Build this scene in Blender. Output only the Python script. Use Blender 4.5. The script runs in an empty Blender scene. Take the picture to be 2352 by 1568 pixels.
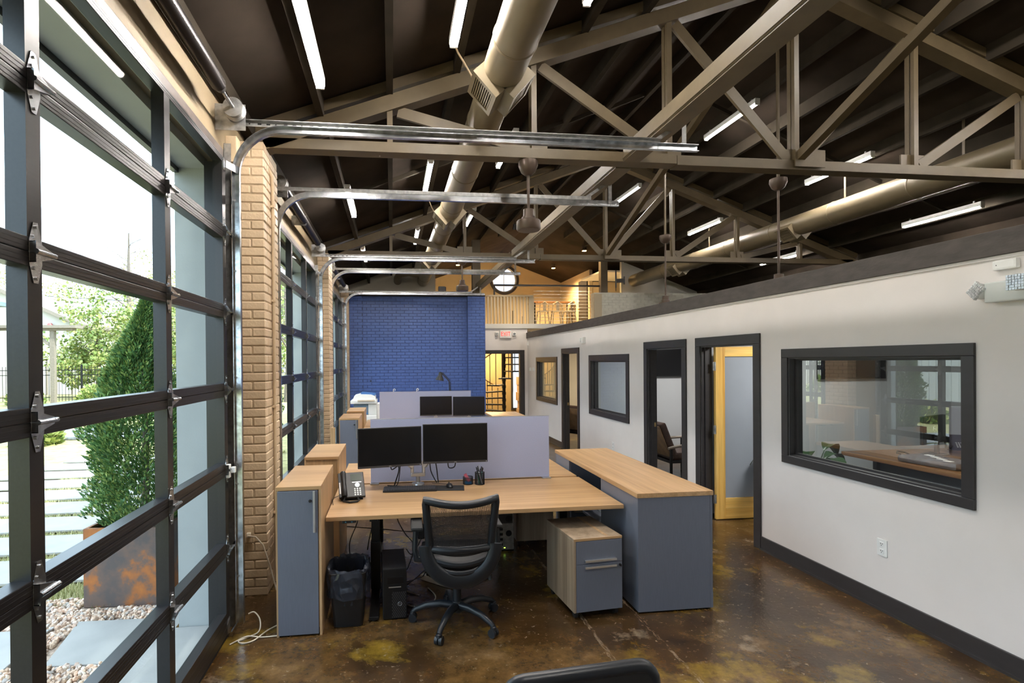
import bpy, bmesh, math, random
from mathutils import Vector, Matrix, Euler
random.seed(7)
SC = bpy.context.scene
COL = SC.collection
PI = math.pi

# ------------------------------------------------------------------ camera
def _cam():
    yaw, pit, rol = .12163, -.00455, -.0084
    cy, sy, cp, sp = math.cos(yaw), math.sin(yaw), math.cos(pit), math.sin(pit)
    f = Vector((sy*cp, cy*cp, sp)); r = Vector((cy, -sy, 0)); u = r.cross(f)
    r2 = math.cos(rol)*r + math.sin(rol)*u
    u2 = -math.sin(rol)*r + math.cos(rol)*u
    m = Matrix((r2, u2, -f)).transposed().to_4x4()
    m.translation = Vector((0, 0, 1.88))
    cd = bpy.data.cameras.new('camera'); co = bpy.data.objects.new('camera', cd)
    COL.objects.link(co); co.matrix_world = m
    cd.sensor_width = 36.0; cd.sensor_fit = 'HORIZONTAL'
    cd.lens = 36.0*1200/2352
    cd.shift_x = (1176-1047.1)/2352; cd.shift_y = 51.5/2352
    cd.clip_start = .05; cd.clip_end = 300
    SC.camera = co
_cam()

# ------------------------------------------------------------------ world, exposure, lamps that light rooms
SKY = 10.0
TUBE = 116.0
SC.view_settings.view_transform = 'Standard'
SC.view_settings.look = 'None'
SC.view_settings.gamma = 1.0
SC.view_settings.use_curve_mapping = False
SC.view_settings.exposure = 1.07

def _world():
    w = bpy.data.worlds.new('sky'); SC.world = w; w.use_nodes = True
    nt = w.node_tree; nt.nodes.clear(); N = nt.nodes.new; L = nt.links.new
    out = N('ShaderNodeOutputWorld'); bg = N('ShaderNodeBackground')
    tc = N('ShaderNodeTexCoord'); mp = N('ShaderNodeMapping'); mp.inputs['Scale'].default_value = (1.4, 1.4, 4.2); mp.inputs['Location'].default_value = (1.3, 4.2, .2)
    nz = N('ShaderNodeTexNoise'); nz.inputs['Scale'].default_value = 2.1; nz.inputs['Detail'].default_value = 7; nz.inputs['Roughness'].default_value = .55
    L(tc.outputs['Generated'], mp.inputs['Vector']); L(mp.outputs['Vector'], nz.inputs['Vector'])
    cr = N('ShaderNodeValToRGB')
    e = cr.color_ramp.elements
    e[0].position = .43; e[0].color = (.066, .076, .092, 1)
    e[1].position = .72; e[1].color = (.84, .94, 1.04, 1)
    m = e.new(.55); m.color = (.24, .30, .37, 1)
    L(nz.outputs['Fac'], cr.inputs['Fac'])
    L(cr.outputs['Color'], bg.inputs['Color']); bg.inputs['Strength'].default_value = SKY
    L(bg.outputs['Background'], out.inputs['Surface'])
_world()

def area(name, loc, rot, sx, sy, power, color=(1, 1, 1)):
    l = bpy.data.lights.new(name, 'AREA'); l.shape = 'RECTANGLE'; l.size = sx; l.size_y = sy
    l.energy = power; l.color = color
    o = bpy.data.objects.new(name, l); COL.objects.link(o); o.location = loc; o.rotation_euler = rot
    return o
def spot(name, loc, power, color, angle=2.2, blend=.8, rot=(0, 0, 0), r=.05):
    l = bpy.data.lights.new(name, 'SPOT'); l.energy = power; l.color = color; l.spot_size = angle; l.spot_blend = blend; l.shadow_soft_size = r
    o = bpy.data.objects.new(name, l); COL.objects.link(o); o.location = loc; o.rotation_euler = rot
    return o
# sun from behind the building, high on the viewer's right: the yard near the doors lies in the building's shade
_sl = bpy.data.lights.new('sun', 'SUN'); _sl.energy = 3.6; _sl.angle = math.radians(1.5); _sl.color = (1.0, .96, .88)
_so = bpy.data.objects.new('sun', _sl); COL.objects.link(_so); _so.location = (10, -6, 20)
_so.rotation_euler = Vector((.72, -.38, .95)).to_track_quat('Z', 'Y').to_euler()
# unseen area lights added near the ceiling to brighten the three glazed offices
area('office_fill', (4.55, 4.6, 2.44), (0, 0, 0), .6, .6, 24, (1.0, .97, .93))
area('office_fill', (5.4, 7.9, 2.44), (0, 0, 0), 1.2, .6, 26, (1.0, .97, .93))
area('office_fill', (5.4, 11.4, 2.44), (0, 0, 0), 1.2, .6, 40, (1.0, .88, .72))
# warm downlights of the loft, and an unseen fill added for the stair room
spot('loft_lamp', (5.45, 14.3, 4.90), 110, (1.0, .66, .30), 2.5)
spot('loft_lamp', (5.43, 17.1, 4.90), 420, (1.0, .62, .26), 2.6)
spot('loft_lamp', (2.12, 16.6, 4.86), 300, (1.0, .62, .26), 2.6)
spot('wall_wash', (2.95, 12.35, 4.32), 62, (1.0, .86, .66), 1.5, .9, (.50, 0, 0))
spot('wall_wash', (.80, 11.65, 4.20), 70, (1.0, .93, .84), 1.5, .9, (.42, 0, 0))
area('stair_fill', (3.0, 16.2, 2.70), (0, 0, 0), .5, .5, 75, (1.0, .78, .45))

# ------------------------------------------------------------------ materials
def _nodes(name):
    m = bpy.data.materials.new(name); m.use_nodes = True
    nt = m.node_tree; b = nt.nodes['Principled BSDF']
    return m, nt, b
def pm(name, col, rough=.5, metal=0., var=.10, scale=9., bump=0., bscale=60., stretch=(1, 1, 1), spec=.5, coat=0.):
    m, nt, b = _nodes(name); N = nt.nodes.new; L = nt.links.new
    b.inputs['Roughness'].default_value = rough; b.inputs['Metallic'].default_value = metal
    b.inputs['Specular IOR Level'].default_value = spec
    if coat: b.inputs['Coat Weight'].default_value = coat; b.inputs['Coat Roughness'].default_value = .15
    tc = N('ShaderNodeTexCoord'); mp = N('ShaderNodeMapping'); mp.inputs['Scale'].default_value = stretch
    L(tc.outputs['Object'], mp.inputs['Vector'])
    nz = N('ShaderNodeTexNoise'); nz.inputs['Scale'].default_value = scale; nz.inputs['Detail'].default_value = 4
    L(mp.outputs['Vector'], nz.inputs['Vector'])
    cr = N('ShaderNodeValToRGB'); e = cr.color_ramp.elements
    e[0].position = .3; e[1].position = .7
    e[0].color = (*[c*(1-var) for c in col], 1); e[1].color = (*[min(1, c*(1+var)) for c in col], 1)
    L(nz.outputs['Fac'], cr.inputs['Fac']); L(cr.outputs['Color'], b.inputs['Base Color'])
    if bump:
        n2 = N('ShaderNodeTexNoise'); n2.inputs['Scale'].default_value = bscale; n2.inputs['Detail'].default_value = 3
        L(mp.outputs['Vector'], n2.inputs['Vector'])
        bp = N('ShaderNodeBump'); bp.inputs['Strength'].default_value = bump; bp.inputs['Distance'].default_value = .01
        L(n2.outputs['Fac'], bp.inputs['Height']); L(bp.outputs['Normal'], b.inputs['Normal'])
    return m
def wood(name, c1, c2, c3, axis='X', rough=.38, sc=1.0, knots=False):
    """straight grained laminate: noise stretched along one axis"""
    m, nt, b = _nodes(name); N = nt.nodes.new; L = nt.links.new
    b.inputs['Roughness'].default_value = rough
    tc = N('ShaderNodeTexCoord'); mp = N('ShaderNodeMapping')
    s = {'X': (.5, 14, 14), 'Y': (14, .5, 14), 'Z': (14, 14, .5)}[axis]
    mp.inputs['Scale'].default_value = [v*sc for v in s]
    L(tc.outputs['Object'], mp.inputs['Vector'])
    n1 = N('ShaderNodeTexNoise'); n1.inputs['Scale'].default_value = 1.0; n1.inputs['Detail'].default_value = 5; n1.inputs['Distortion'].default_value = .6
    L(mp.outputs['Vector'], n1.inputs['Vector'])
    cr = N('ShaderNodeValToRGB'); e = cr.color_ramp.elements
    e[0].position = .30; e[0].color = (*c1, 1); e[1].position = .72; e[1].color = (*c3, 1)
    k = e.new(.5); k.color = (*c2, 1)
    L(n1.outputs['Fac'], cr.inputs['Fac'])
    mp2 = N('ShaderNodeMapping'); mp2.inputs['Scale'].default_value = [v*sc*5 for v in s]
    L(tc.outputs['Object'], mp2.inputs['Vector'])
    n2 = N('ShaderNodeTexNoise'); n2.inputs['Scale'].default_value = 1.0; n2.inputs['Detail'].default_value = 2
    L(mp2.outputs['Vector'], n2.inputs['Vector'])
    r2 = N('ShaderNodeMapRange'); r2.inputs['From Min'].default_value = .3; r2.inputs['From Max'].default_value = .7
    r2.inputs['To Min'].default_value = .86; r2.inputs['To Max'].default_value = 1.08
    L(n2.outputs['Fac'], r2.inputs['Value'])
    mx = N('ShaderNodeMix'); mx.data_type = 'RGBA'; mx.blend_type = 'MULTIPLY'; mx.inputs['Factor'].default_value = 1
    L(cr.outputs['Color'], mx.inputs['A']); L(r2.outputs['Result'], mx.inputs['B'])
    L(mx.outputs['Result'], b.inputs['Base Color'])
    return m
def emit(name, col, s):
    m = bpy.data.materials.new(name); m.use_nodes = True; nt = m.node_tree; nt.nodes.clear()
    o = nt.nodes.new('ShaderNodeOutputMaterial'); e = nt.nodes.new('ShaderNodeEmission')
    e.inputs['Color'].default_value = (*col, 1); e.inputs['Strength'].default_value = s
    nt.links.new(e.outputs[0], o.inputs[0]); return m
def glass(name, tint=(.93, .97, .96), refl=1.0, ior=1.45, mult=1.7):
    """clear pane: transparent with a Fresnel weighted mirror"""
    m = bpy.data.materials.new(name); m.use_nodes = True; nt = m.node_tree; nt.nodes.clear(); N = nt.nodes.new; L = nt.links.new
    o = N('ShaderNodeOutputMaterial'); t = N('ShaderNodeBsdfTransparent'); t.inputs['Color'].default_value = (*tint, 1)
    g = N('ShaderNodeBsdfGlossy'); g.inputs['Roughness'].default_value = .005; g.inputs['Color'].default_value = (refl, refl, refl, 1)
    fr = N('ShaderNodeFresnel'); fr.inputs['IOR'].default_value = ior
    ge = N('ShaderNodeNewGeometry'); sb = N('ShaderNodeMath'); sb.operation = 'SUBTRACT'; sb.inputs[0].default_value = 1.0; L(ge.outputs['Backfacing'], sb.inputs[1])
    ml = N('ShaderNodeMath'); ml.operation = 'MULTIPLY'; ml.use_clamp = True; L(fr.outputs[0], ml.inputs[0]); L(sb.outputs[0], ml.inputs[1])
    m2 = N('ShaderNodeMath'); m2.operation = 'MULTIPLY'; m2.use_clamp = True; m2.inputs[1].default_value = mult; L(ml.outputs[0], m2.inputs[0])
    mx = N('ShaderNodeMixShader'); L(m2.outputs[0], mx.inputs[0]); L(t.outputs[0], mx.inputs[1]); L(g.outputs[0], mx.inputs[2]); L(mx.outputs[0], o.inputs[0])
    return m
M = {}
M['wall'] = pm('greige_paint', (.74, .705, .685), .72, var=.03, scale=2.5, bump=.03, bscale=180)
M['wallwhite'] = pm('white_paint', (.62, .61, .57), .75, var=.03, scale=3)
M['wallbeige'] = pm('beige_paint', (.50, .42, .29), .75, var=.04, scale=2)
M['wallgrey'] = pm('grey_office_paint', (.50, .51, .52), .7, var=.03, scale=2)
M['trim'] = pm('charcoal_trim', (.036, .033, .034), .42, var=.12, scale=6, stretch=(1, 1, 3))
M['cap'] = pm('brown_cap', (.062, .052, .047), .6, var=.25, scale=7, stretch=(3, 1, 3), bump=.15, bscale=30)
M['tanwall'] = pm('dark_tan_wall_paint', (.215, .165, .098), .65, var=.1, scale=3, bump=.1, bscale=70)
M['tan'] = pm('tan_block_paint', (.52, .40, .26), .6, var=.06, scale=4, bump=.12, bscale=70)
M['brick'] = pm('tan_painted_brick', (.56, .43, .285), .55, var=.06, scale=14, bump=.25, bscale=55)
M['mortar'] = pm('tan_painted_mortar', (.40, .30, .19), .8, var=.15, scale=30)
M['bluebrick'] = pm('blue_painted_brick', (.060, .115, .345), .42, var=.12, scale=10, bump=.25, bscale=45)
M['bluemortar'] = pm('blue_painted_mortar', (.032, .055, .150), .6, var=.15, scale=20)
M['whitebrick'] = pm('white_painted_brick', (.60, .58, .50), .6, var=.07, scale=10, bump=.2, bscale=45)
M['steel'] = pm('dark_bronze_aluminium', (.012, .0105, .011), .32, .0, var=.2, scale=5, stretch=(20, 1, 20), spec=.5)
M['galv'] = pm('galvanised_steel', (.50, .52, .54), .27, 1., var=.30, scale=22, bump=.06, bscale=40)
M['galvdull'] = pm('dull_zinc', (.42, .42, .41), .45, .9, var=.25, scale=26)
M['black'] = pm('black_plastic', (.0065, .0065, .0075), .42, var=.2, scale=30)
M['blackrub'] = pm('black_rubber', (.007, .007, .007), .7, var=.2, scale=30)
M['blackmet'] = pm('black_powder_coat', (.006, .006, .007), .38, .2, var=.2, scale=30)
M['truss'] = pm('olive_tan_steel_paint', (.100, .073, .038), .5, var=.12, scale=7, bump=.05, bscale=30)
M['beam'] = pm('truss_paint_lit', (.130, .100, .060), .5, var=.12, scale=7, bump=.05, bscale=30)  # truss paint in a lighter tone, lamp light put into the colour
M['deck'] = pm('dark_roof_deck', (.030, .0225, .0165), .95, spec=.1, var=.35, scale=1.8, bump=.1, bscale=12)
M['purlin'] = pm('dark_purlin_paint', (.030, .024, .017), .9, spec=.12, var=.2, scale=5)
M['duct'] = pm('painted_duct', (.150, .118, .070), .42, .15, var=.08, scale=4)
M['greylam'] = pm('slate_grey_laminate', (.125, .140, .180), .45, var=.05, scale=30, stretch=(8, 8, .5))
M['fabric'] = pm('lilac_grey_fabric', (.345, .372, .52), .9, var=.06, scale=200, bump=.15, bscale=500)
M['alu'] = pm('silver_aluminium', (.60, .61, .63), .3, .9, var=.06, scale=20)
M['white'] = pm('white_plastic', (.78, .79, .78), .4, var=.03, scale=10)
M['offwhite'] = pm('grey_white_plastic', (.66, .69, .67), .4, var=.03, scale=10)
M['screen'] = pm('black_screen', (.006, .006, .007), .18, var=.1, scale=3, spec=.5)
M['chairdk'] = pm('blue_black_nylon', (.0085, .011, .015), .36, var=.12, scale=12)
M['mesh'] = pm('black_chair_mesh', (.005, .005, .006), .6, var=.2, scale=40)
M['leather'] = pm('brown_leather', (.060, .030, .020), .35, var=.3, scale=14, bump=.2, bscale=50)
M['tanleather'] = pm('tan_leather', (.22, .14, .075), .45, var=.25, scale=8, bump=.2, bscale=50)
M['oak'] = wood('oak_laminate', (.345, .205, .092), (.435, .268, .128), (.50, .32, .168), 'X', .36)
M['oaky'] = wood('oak_laminate_long', (.345, .205, .092), (.435, .268, .128), (.50, .32, .168), 'Y', .36)
M['oakz'] = wood('oak_laminate_upright', (.33, .205, .10), (.42, .265, .135), (.50, .325, .175), 'Z', .42)
M['oakgrey'] = wood('grey_oak_laminate', (.20, .145, .095), (.29, .215, .145), (.36, .275, .19), 'Z', .45)
M['pine'] = wood('varnished_pine', (.64, .34, .075), (.82, .50, .13), (.88, .60, .20), 'Z', .3, 1.3)
M['pinex'] = wood('varnished_pine_rail', (.64, .34, .075), (.82, .50, .13), (.88, .60, .20), 'X', .3, 1.3)
M['butcher'] = wood('walnut_butcher_block', (.10, .045, .018), (.19, .09, .038), (.27, .14, .06), 'Y', .3)
M['glass'] = glass('clear_glass')
M['lens'] = pm('clear_lens', (.72, .74, .76), .2, .3, var=.25, scale=60)
M['frost'] = pm('frosted_glass', (.30, .33, .37), .25, var=.10, scale=1.2)
M['doorglass'] = glass('door_glass', mult=.05)
M['officeglass'] = glass('office_glass', mult=4.0)
M['roundglass'] = glass('round_glass', (.98, .98, 1.0))
M['tube'] = emit('lit_tube', (1.0, .935, .865), TUBE)
M['warmlamp'] = emit('warm_lamp', (1.0, .55, .15), 30)
M['exitred'] = emit('exit_letters', (1.0, .05, .04), 1.1)
M['concrete'] = pm('pale_concrete', (.285, .272, .26), .8, var=.08, scale=4, bump=.1, bscale=40)
M['grass'] = pm('dry_lawn', (.34, .30, .125), .9, var=.35, scale=6, bump=.5, bscale=90)
M['soil'] = pm('dark_soil', (.05, .035, .022), .9, var=.4, scale=12)
M['gravelbase'] = pm('gravel_bed', (.30, .22, .17), .9, var=.5, scale=60)
M['cream'] = pm('cream_siding', (.52, .49, .44), .7, var=.04, scale=2)
M['ribmetal'] = pm('white_ribbed_metal', (.40, .42, .42), .45, var=.05, scale=2)
M['roofgrey'] = pm('blue_grey_roof', (.16, .21, .28), .5, var=.1, scale=3)
M['foliage1'] = pm('evergreen_scales', (.060, .120, .035), .65, var=.45, scale=5)
M['foliage2'] = pm('fresh_leaves', (.20, .26, .055), .65, var=.4, scale=1.4)
M['foliage3'] = pm('pale_leaves', (.34, .34, .15), .7, var=.35, scale=1.2)
M['bark'] = pm('grey_bark', (.15, .12, .095), .9, var=.3, scale=20)
M['iron'] = pm('black_iron', (.012, .012, .012), .5)
M['greywood'] = pm('weathered_wood', (.24, .20, .16), .8, var=.25, scale=10, stretch=(1, 1, 8))
M['wallext'] = pm('grey_stucco', (.33, .345, .345), .8, var=.04, scale=5, bump=.1, bscale=90)
M['cable'] = pm('black_cable', (.010, .010, .010), .5)
M['whitecable'] = pm('cream_cable', (.55, .48, .38), .5)
M['cardboard'] = pm('cardboard', (.42, .27, .15), .8, var=.1, scale=6)
M['stairblk'] = pm('dark_stair_steel', (.018, .014, .012), .45)
M['brass'] = pm('worn_brass', (.42, .30, .14), .35, .8)
M['plant'] = pm('dark_green_leaf', (.018, .045, .014), .35, var=.3, scale=8)
M['fanbrown'] = pm('bronze_fan_metal', (.085, .060, .045), .38, .4, var=.1, scale=6)
M['spring'] = pm('oiled_black_spring', (.016, .013, .012), .3, .5, var=.3, scale=8)

def mat_rust():
    m, nt, b = _nodes('rusty_steel'); N = nt.nodes.new; L = nt.links.new
    b.inputs['Roughness'].default_value = .7
    tc = N('ShaderNodeTexCoord')
    n1 = N('ShaderNodeTexNoise'); n1.inputs['Scale'].default_value = 3.2; n1.inputs['Detail'].default_value = 5; n1.inputs['Roughness'].default_value = .62
    L(tc.outputs['Object'], n1.inputs['Vector'])
    cr = N('ShaderNodeValToRGB'); e = cr.color_ramp.elements
    e[0].position = .40; e[0].color = (.085, .068, .065, 1); e[1].position = .72; e[1].color = (.46, .15, .025, 1)
    k = e.new(.52); k.color = (.135, .085, .066, 1); k2 = e.new(.58); k2.color = (.30, .105, .03, 1)
    L(n1.outputs['Fac'], cr.inputs['Fac']); L(cr.outputs['Color'], b.inputs['Base Color'])
    return m
M['rust'] = mat_rust()

def mat_floor():
    m, nt, b = _nodes('stained_concrete'); N = nt.nodes.new; L = nt.links.new
    tc = N('ShaderNodeTexCoord')
    def noise(s, d=6, r=.6, off=(0, 0, 0), st=(1, 1, 1)):
        mp = N('ShaderNodeMapping'); mp.inputs['Location'].default_value = off; mp.inputs['Scale'].default_value = st
        L(tc.outputs['Object'], mp.inputs['Vector'])
        n = N('ShaderNodeTexNoise'); n.inputs['Scale'].default_value = s; n.inputs['Detail'].default_value = d; n.inputs['Roughness'].default_value = r
        L(mp.outputs['Vector'], n.inputs['Vector']); return n.outputs['Fac']
    def ramp(src, stops):
        c = N('ShaderNodeValToRGB'); e = c.color_ramp.elements
        e[0].position, e[0].color = stops[0][0], (*stops[0][1], 1); e[1].position, e[1].color = stops[-1][0], (*stops[-1][1], 1)
        for p, k in stops[1:-1]:
            q = e.new(p); q.color = (*k, 1)
        L(src, c.inputs['Fac']); return c.outputs['Color']
    def mix(a, bb, f, t='MIX'):
        x = N('ShaderNodeMix'); x.data_type = 'RGBA'; x.blend_type = t
        for s, v in (('A', a), ('B', bb), ('Factor', f)):
            if isinstance(v, (int, float)): x.inputs[s].default_value = v
            elif isinstance(v, tuple): x.inputs[s].default_value = (*v, 1)
            else: L(v, x.inputs[s])
        return x.outputs['Result']
    W = (1, 1, 1); K = (0, 0, 0)
    base = ramp(noise(1.7, 8, .64), [(.30, (.022, .012, .006)), (.45, (.064, .032, .010)), (.56, (.104, .058, .019)), (.72, (.175, .108, .050))])
    dark = ramp(noise(.9, 6, .6, (3, 9, 0)), [(.42, W), (.56, K)])
    c = mix(base, (.022, .013, .007), dark)
    c = mix(base, c, .62)
    yel = ramp(noise(1.5, 7, .62, (7.3, 2.1, 0)), [(.545, K), (.62, W)])
    c = mix(c, (.235, .150, .018), mix(K, yel, .62, 'MIX'))
    grey = ramp(noise(2.6, 8, .7, (1.7, 5.2, 3)), [(.60, K), (.70, W)])
    c = mix(c, (.30, .235, .165), mix(K, grey, .55))
    spk = ramp(noise(22, 6, .78, (0, 0, 7)), [(.60, K), (.70, W)])
    c = mix(c, (.46, .38, .28), mix(K, spk, .6))
    sx = N('ShaderNodeSeparateXYZ'); L(tc.outputs['Object'], sx.inputs[0])
    brk = ramp(noise(7, 6, .7, (2, 0, 5), (4, 1, 1)), [(.46, K), (.56, W)])
    for xc, eps in ((1.365, .014), (1.775, .011)):
        cm = N('ShaderNodeMath'); cm.operation = 'COMPARE'; cm.inputs[1].default_value = xc; cm.inputs[2].default_value = eps
        wob = N('ShaderNodeMath'); wob.operation = 'MULTIPLY_ADD'; L(noise(14, 4, .7, (8, 1, 2)), wob.inputs[0]); wob.inputs[1].default_value = .05; L(sx.outputs['X'], wob.inputs[2])
        sh_ = N('ShaderNodeMath'); sh_.operation = 'SUBTRACT'; L(wob.outputs[0], sh_.inputs[0]); sh_.inputs[1].default_value = .025
        L(sh_.outputs[0], cm.inputs[0])
        mm = N('ShaderNodeMath'); mm.operation = 'MULTIPLY'; L(cm.outputs[0], mm.inputs[0]); L(brk, mm.inputs[1])
        m3 = N('ShaderNodeMath'); m3.operation = 'MULTIPLY'; L(mm.outputs[0], m3.inputs[0]); m3.inputs[1].default_value = .45; mm = m3
        c = mix(c, (.36, .28, .20), mm.outputs[0])
    fine = ramp(noise(9, 8, .72), [(.3, (.50, .50, .50)), (.7, (1.45, 1.42, 1.38))])
    c = mix(c, fine, 1.0, 'MULTIPLY')
    L(c, b.inputs['Base Color'])
    rr = N('ShaderNodeMapRange'); rr.inputs['To Min'].default_value = .10; rr.inputs['To Max'].default_value = .34
    L(noise(3.5, 5, .6, (4, 4, 0)), rr.inputs['Value']); L(rr.outputs['Result'], b.inputs['Roughness'])
    bp = N('ShaderNodeBump'); bp.inputs['Strength'].default_value = .10; bp.inputs['Distance'].default_value = .02
    L(noise(26, 4, .6), bp.inputs['Height']); L(bp.outputs['Normal'], b.inputs['Normal'])
    b.inputs['Specular IOR Level'].default_value = .55
    return m
M['floor'] = mat_floor()
def mat_pebble():
    m, nt, b = _nodes('mixed_pebbles'); N = nt.nodes.new; L = nt.links.new
    b.inputs['Roughness'].default_value = .75
    g = N('ShaderNodeNewGeometry'); cr = N('ShaderNodeValToRGB'); e = cr.color_ramp.elements
    e[0].position = 0; e[0].color = (.30, .19, .13, 1); e[1].position = 1; e[1].color = (.74, .64, .54, 1)
    for p, c in ((.25, (.56, .40, .29)), (.5, (.33, .30, .28)), (.75, (.60, .38, .27))):
        q = e.new(p); q.color = (*c, 1)
    L(g.outputs['Random Per Island'], cr.inputs['Fac']); L(cr.outputs['Color'], b.inputs['Base Color'])
    return m
M['pebble'] = mat_pebble()
def mat_leafvar(name, c0, c1, c2):
    m, nt, b = _nodes(name); N = nt.nodes.new; L = nt.links.new
    b.inputs['Roughness'].default_value = .6
    g = N('ShaderNodeNewGeometry'); cr = N('ShaderNodeValToRGB'); e = cr.color_ramp.elements
    e[0].position = 0; e[0].color = (*c0, 1); e[1].position = 1; e[1].color = (*c2, 1); q = e.new(.5); q.color = (*c1, 1)
    L(g.outputs['Random Per Island'], cr.inputs['Fac']); L(cr.outputs['Color'], b.inputs['Base Color'])
    return m
M['foliage1'] = mat_leafvar('evergreen_sprays', (.040, .115, .040), (.115, .235, .065), (.30, .36, .09))
M['foliage2'] = mat_leafvar('fresh_leaves', (.10, .17, .035), (.24, .30, .075), (.46, .44, .16))
M['foliage3'] = mat_leafvar('pale_spring_leaves', (.24, .27, .09), (.42, .40, .19), (.60, .52, .30))

# ------------------------------------------------------------------ mesh helpers
class MB:
    def __init__(s): s.bm = bmesh.new()
    def verts_mark(s): s.bm.verts.ensure_lookup_table(); return len(s.bm.verts)
    def box(s, a, b, bev=0., rot=None, piv=None):
        r = bmesh.ops.create_cube(s.bm, size=1.0)['verts']
        c = [(a[i]+b[i])/2 for i in range(3)]; d = [abs(b[i]-a[i]) for i in range(3)]
        for v in r: v.co = Vector((v.co.x*d[0]+c[0], v.co.y*d[1]+c[1], v.co.z*d[2]+c[2]))
        if bev:
            ed = list({e for v in r for e in v.link_edges})
            q = bmesh.ops.bevel(s.bm, geom=ed, offset=min(bev, min(d)*.45), segments=2, affect='EDGES', profile=.6)
            r = list({v for f in q['faces'] for v in f.verts} | {v for v in r if v.is_valid})
        if rot is not None:
            p = Vector(piv if piv is not None else c); mt = Matrix.Translation(p) @ rot.to_4x4() @ Matrix.Translation(-p)
            for v in r: v.co = mt @ v.co
        return s
    def beam(s, p, q, w, h, up=(0, 0, 1)):
        """box from p to q, w across, h along up"""
        p, q = Vector(p), Vector(q); d = q-p; L = d.length; d.normalize(); u = Vector(up)
        x = d.cross(u); x.normalize(); u = x.cross(d)
        r = bmesh.ops.create_cube(s.bm, size=1.0)['verts']
        for v in r: v.co = (p+q)/2 + d*(v.co.y*L) + x*(v.co.x*w) + u*(v.co.z*h)
        return s
    def cyl(s, p, q, r, n=14, r2=None, caps=True):
        p, q = Vector(p), Vector(q); d = q-p; L = d.length
        if r2 is None: r2 = r
        g = bmesh.ops.create_cone(s.bm, cap_ends=caps, cap_tris=False, segments=n, radius1=r, radius2=r2, depth=L)['verts']
        R = d.to_track_quat('Z', 'Y').to_matrix()
        for v in g: v.co = R @ v.co + (p+q)/2
        return s
    def tube(s, pts, r, n=8, closed=False):
        pts = [Vector(p) for p in pts]; rings = []; m = len(pts); prev = None
        for i, p in enumerate(pts):
            a = pts[i-1] if i else (pts[-1] if closed else p); b = pts[(i+1) % m] if (i < m-1 or closed) else p
            d = (b-a).normalized()
            if prev is None:
                x = d.orthogonal().normalized()
            else:
                x = prev - d*prev.dot(d)
                x = x.normalized() if x.length > 1e-6 else d.orthogonal().normalized()
            prev = x; y = d.cross(x); rr = r[i] if isinstance(r, (list, tuple)) else r
            rings.append([s.bm.verts.new(p + x*math.cos(2*PI*k/n)*rr + y*math.sin(2*PI*k/n)*rr) for k in range(n)])
        for i in range(m if closed else m-1):
            A, B = rings[i], rings[(i+1) % m]
            for k in range(n): s.bm.faces.new((A[k], A[(k+1) % n], B[(k+1) % n], B[k]))
        if not closed:
            s.bm.faces.new(rings[0][::-1]); s.bm.faces.new(rings[-1])
        return s
    def sweep(s, prof, pts, side):
        """closed profile [(n,s)] swept along pts; s axis is the fixed vector side, n is perpendicular to the path"""
        pts = [Vector(p) for p in pts]; sd = Vector(side); rings = []
        for i, p in enumerate(pts):
            a = pts[i-1] if i else p; b = pts[i+1] if i < len(pts)-1 else p
            d = (b-a).normalized(); nn = sd.cross(d).normalized()
            rings.append([s.bm.verts.new(p + nn*u + sd*v) for u, v in prof])
        k = len(prof)
        for A, B in zip(rings, rings[1:]):
            for j in range(k): s.bm.faces.new((A[j], A[(j+1) % k], B[(j+1) % k], B[j]))
        s.bm.faces.new(rings[0][::-1]); s.bm.faces.new(rings[-1]); return s
    def lathe(s, prof, n=20, c=(0, 0, 0), ax='Z'):
        c = Vector(c); rings = []
        for r, z in prof:
            ring = []
            for k in range(n):
                t = 2*PI*k/n; v = (r*math.cos(t), r*math.sin(t), z)
                if ax == 'Y': v = (v[0], v[2], v[1])
                if ax == 'X': v = (v[2], v[0], v[1])
                ring.append(s.bm.verts.new(c+Vector(v)))
            rings.append(ring)
        for A, B in zip(rings, rings[1:]):
            for k in range(n): s.bm.faces.new((A[k], A[(k+1) % n], B[(k+1) % n], B[k]))
        s.bm.faces.new(rings[0][::-1]); s.bm.faces.new(rings[-1]); return s
    def prism(s, poly, ax, d0, d1):
        """polygon in the two other axes (cyclic order) extruded along ax from d0 to d1"""
        def P(a, b, d): return {'X': (d, a, b), 'Y': (a, d, b), 'Z': (a, b, d)}[ax]
        A = [s.bm.verts.new(P(a, b, d0)) for a, b in poly]; B = [s.bm.verts.new(P(a, b, d1)) for a, b in poly]
        n = len(poly)
        for k in range(n): s.bm.faces.new((A[k], A[(k+1) % n], B[(k+1) % n], B[k]))
        s.bm.faces.new(A[::-1]); s.bm.faces.new(B); return s
    def sphere(s, c, r, u=14, v=10, sc=(1, 1, 1)):
        g = bmesh.ops.create_uvsphere(s.bm, u_segments=u, v_segments=v, radius=r)['verts']
        for w in g: w.co = Vector((w.co.x*sc[0], w.co.y*sc[1], w.co.z*sc[2])) + Vector(c)
        return s
    def quad(s, *p):
        s.bm.faces.new([s.bm.verts.new(q) for q in p]); return s
    def xf(s, mt):
        for v in s.bm.verts: v.co = mt @ v.co
        return s

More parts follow.
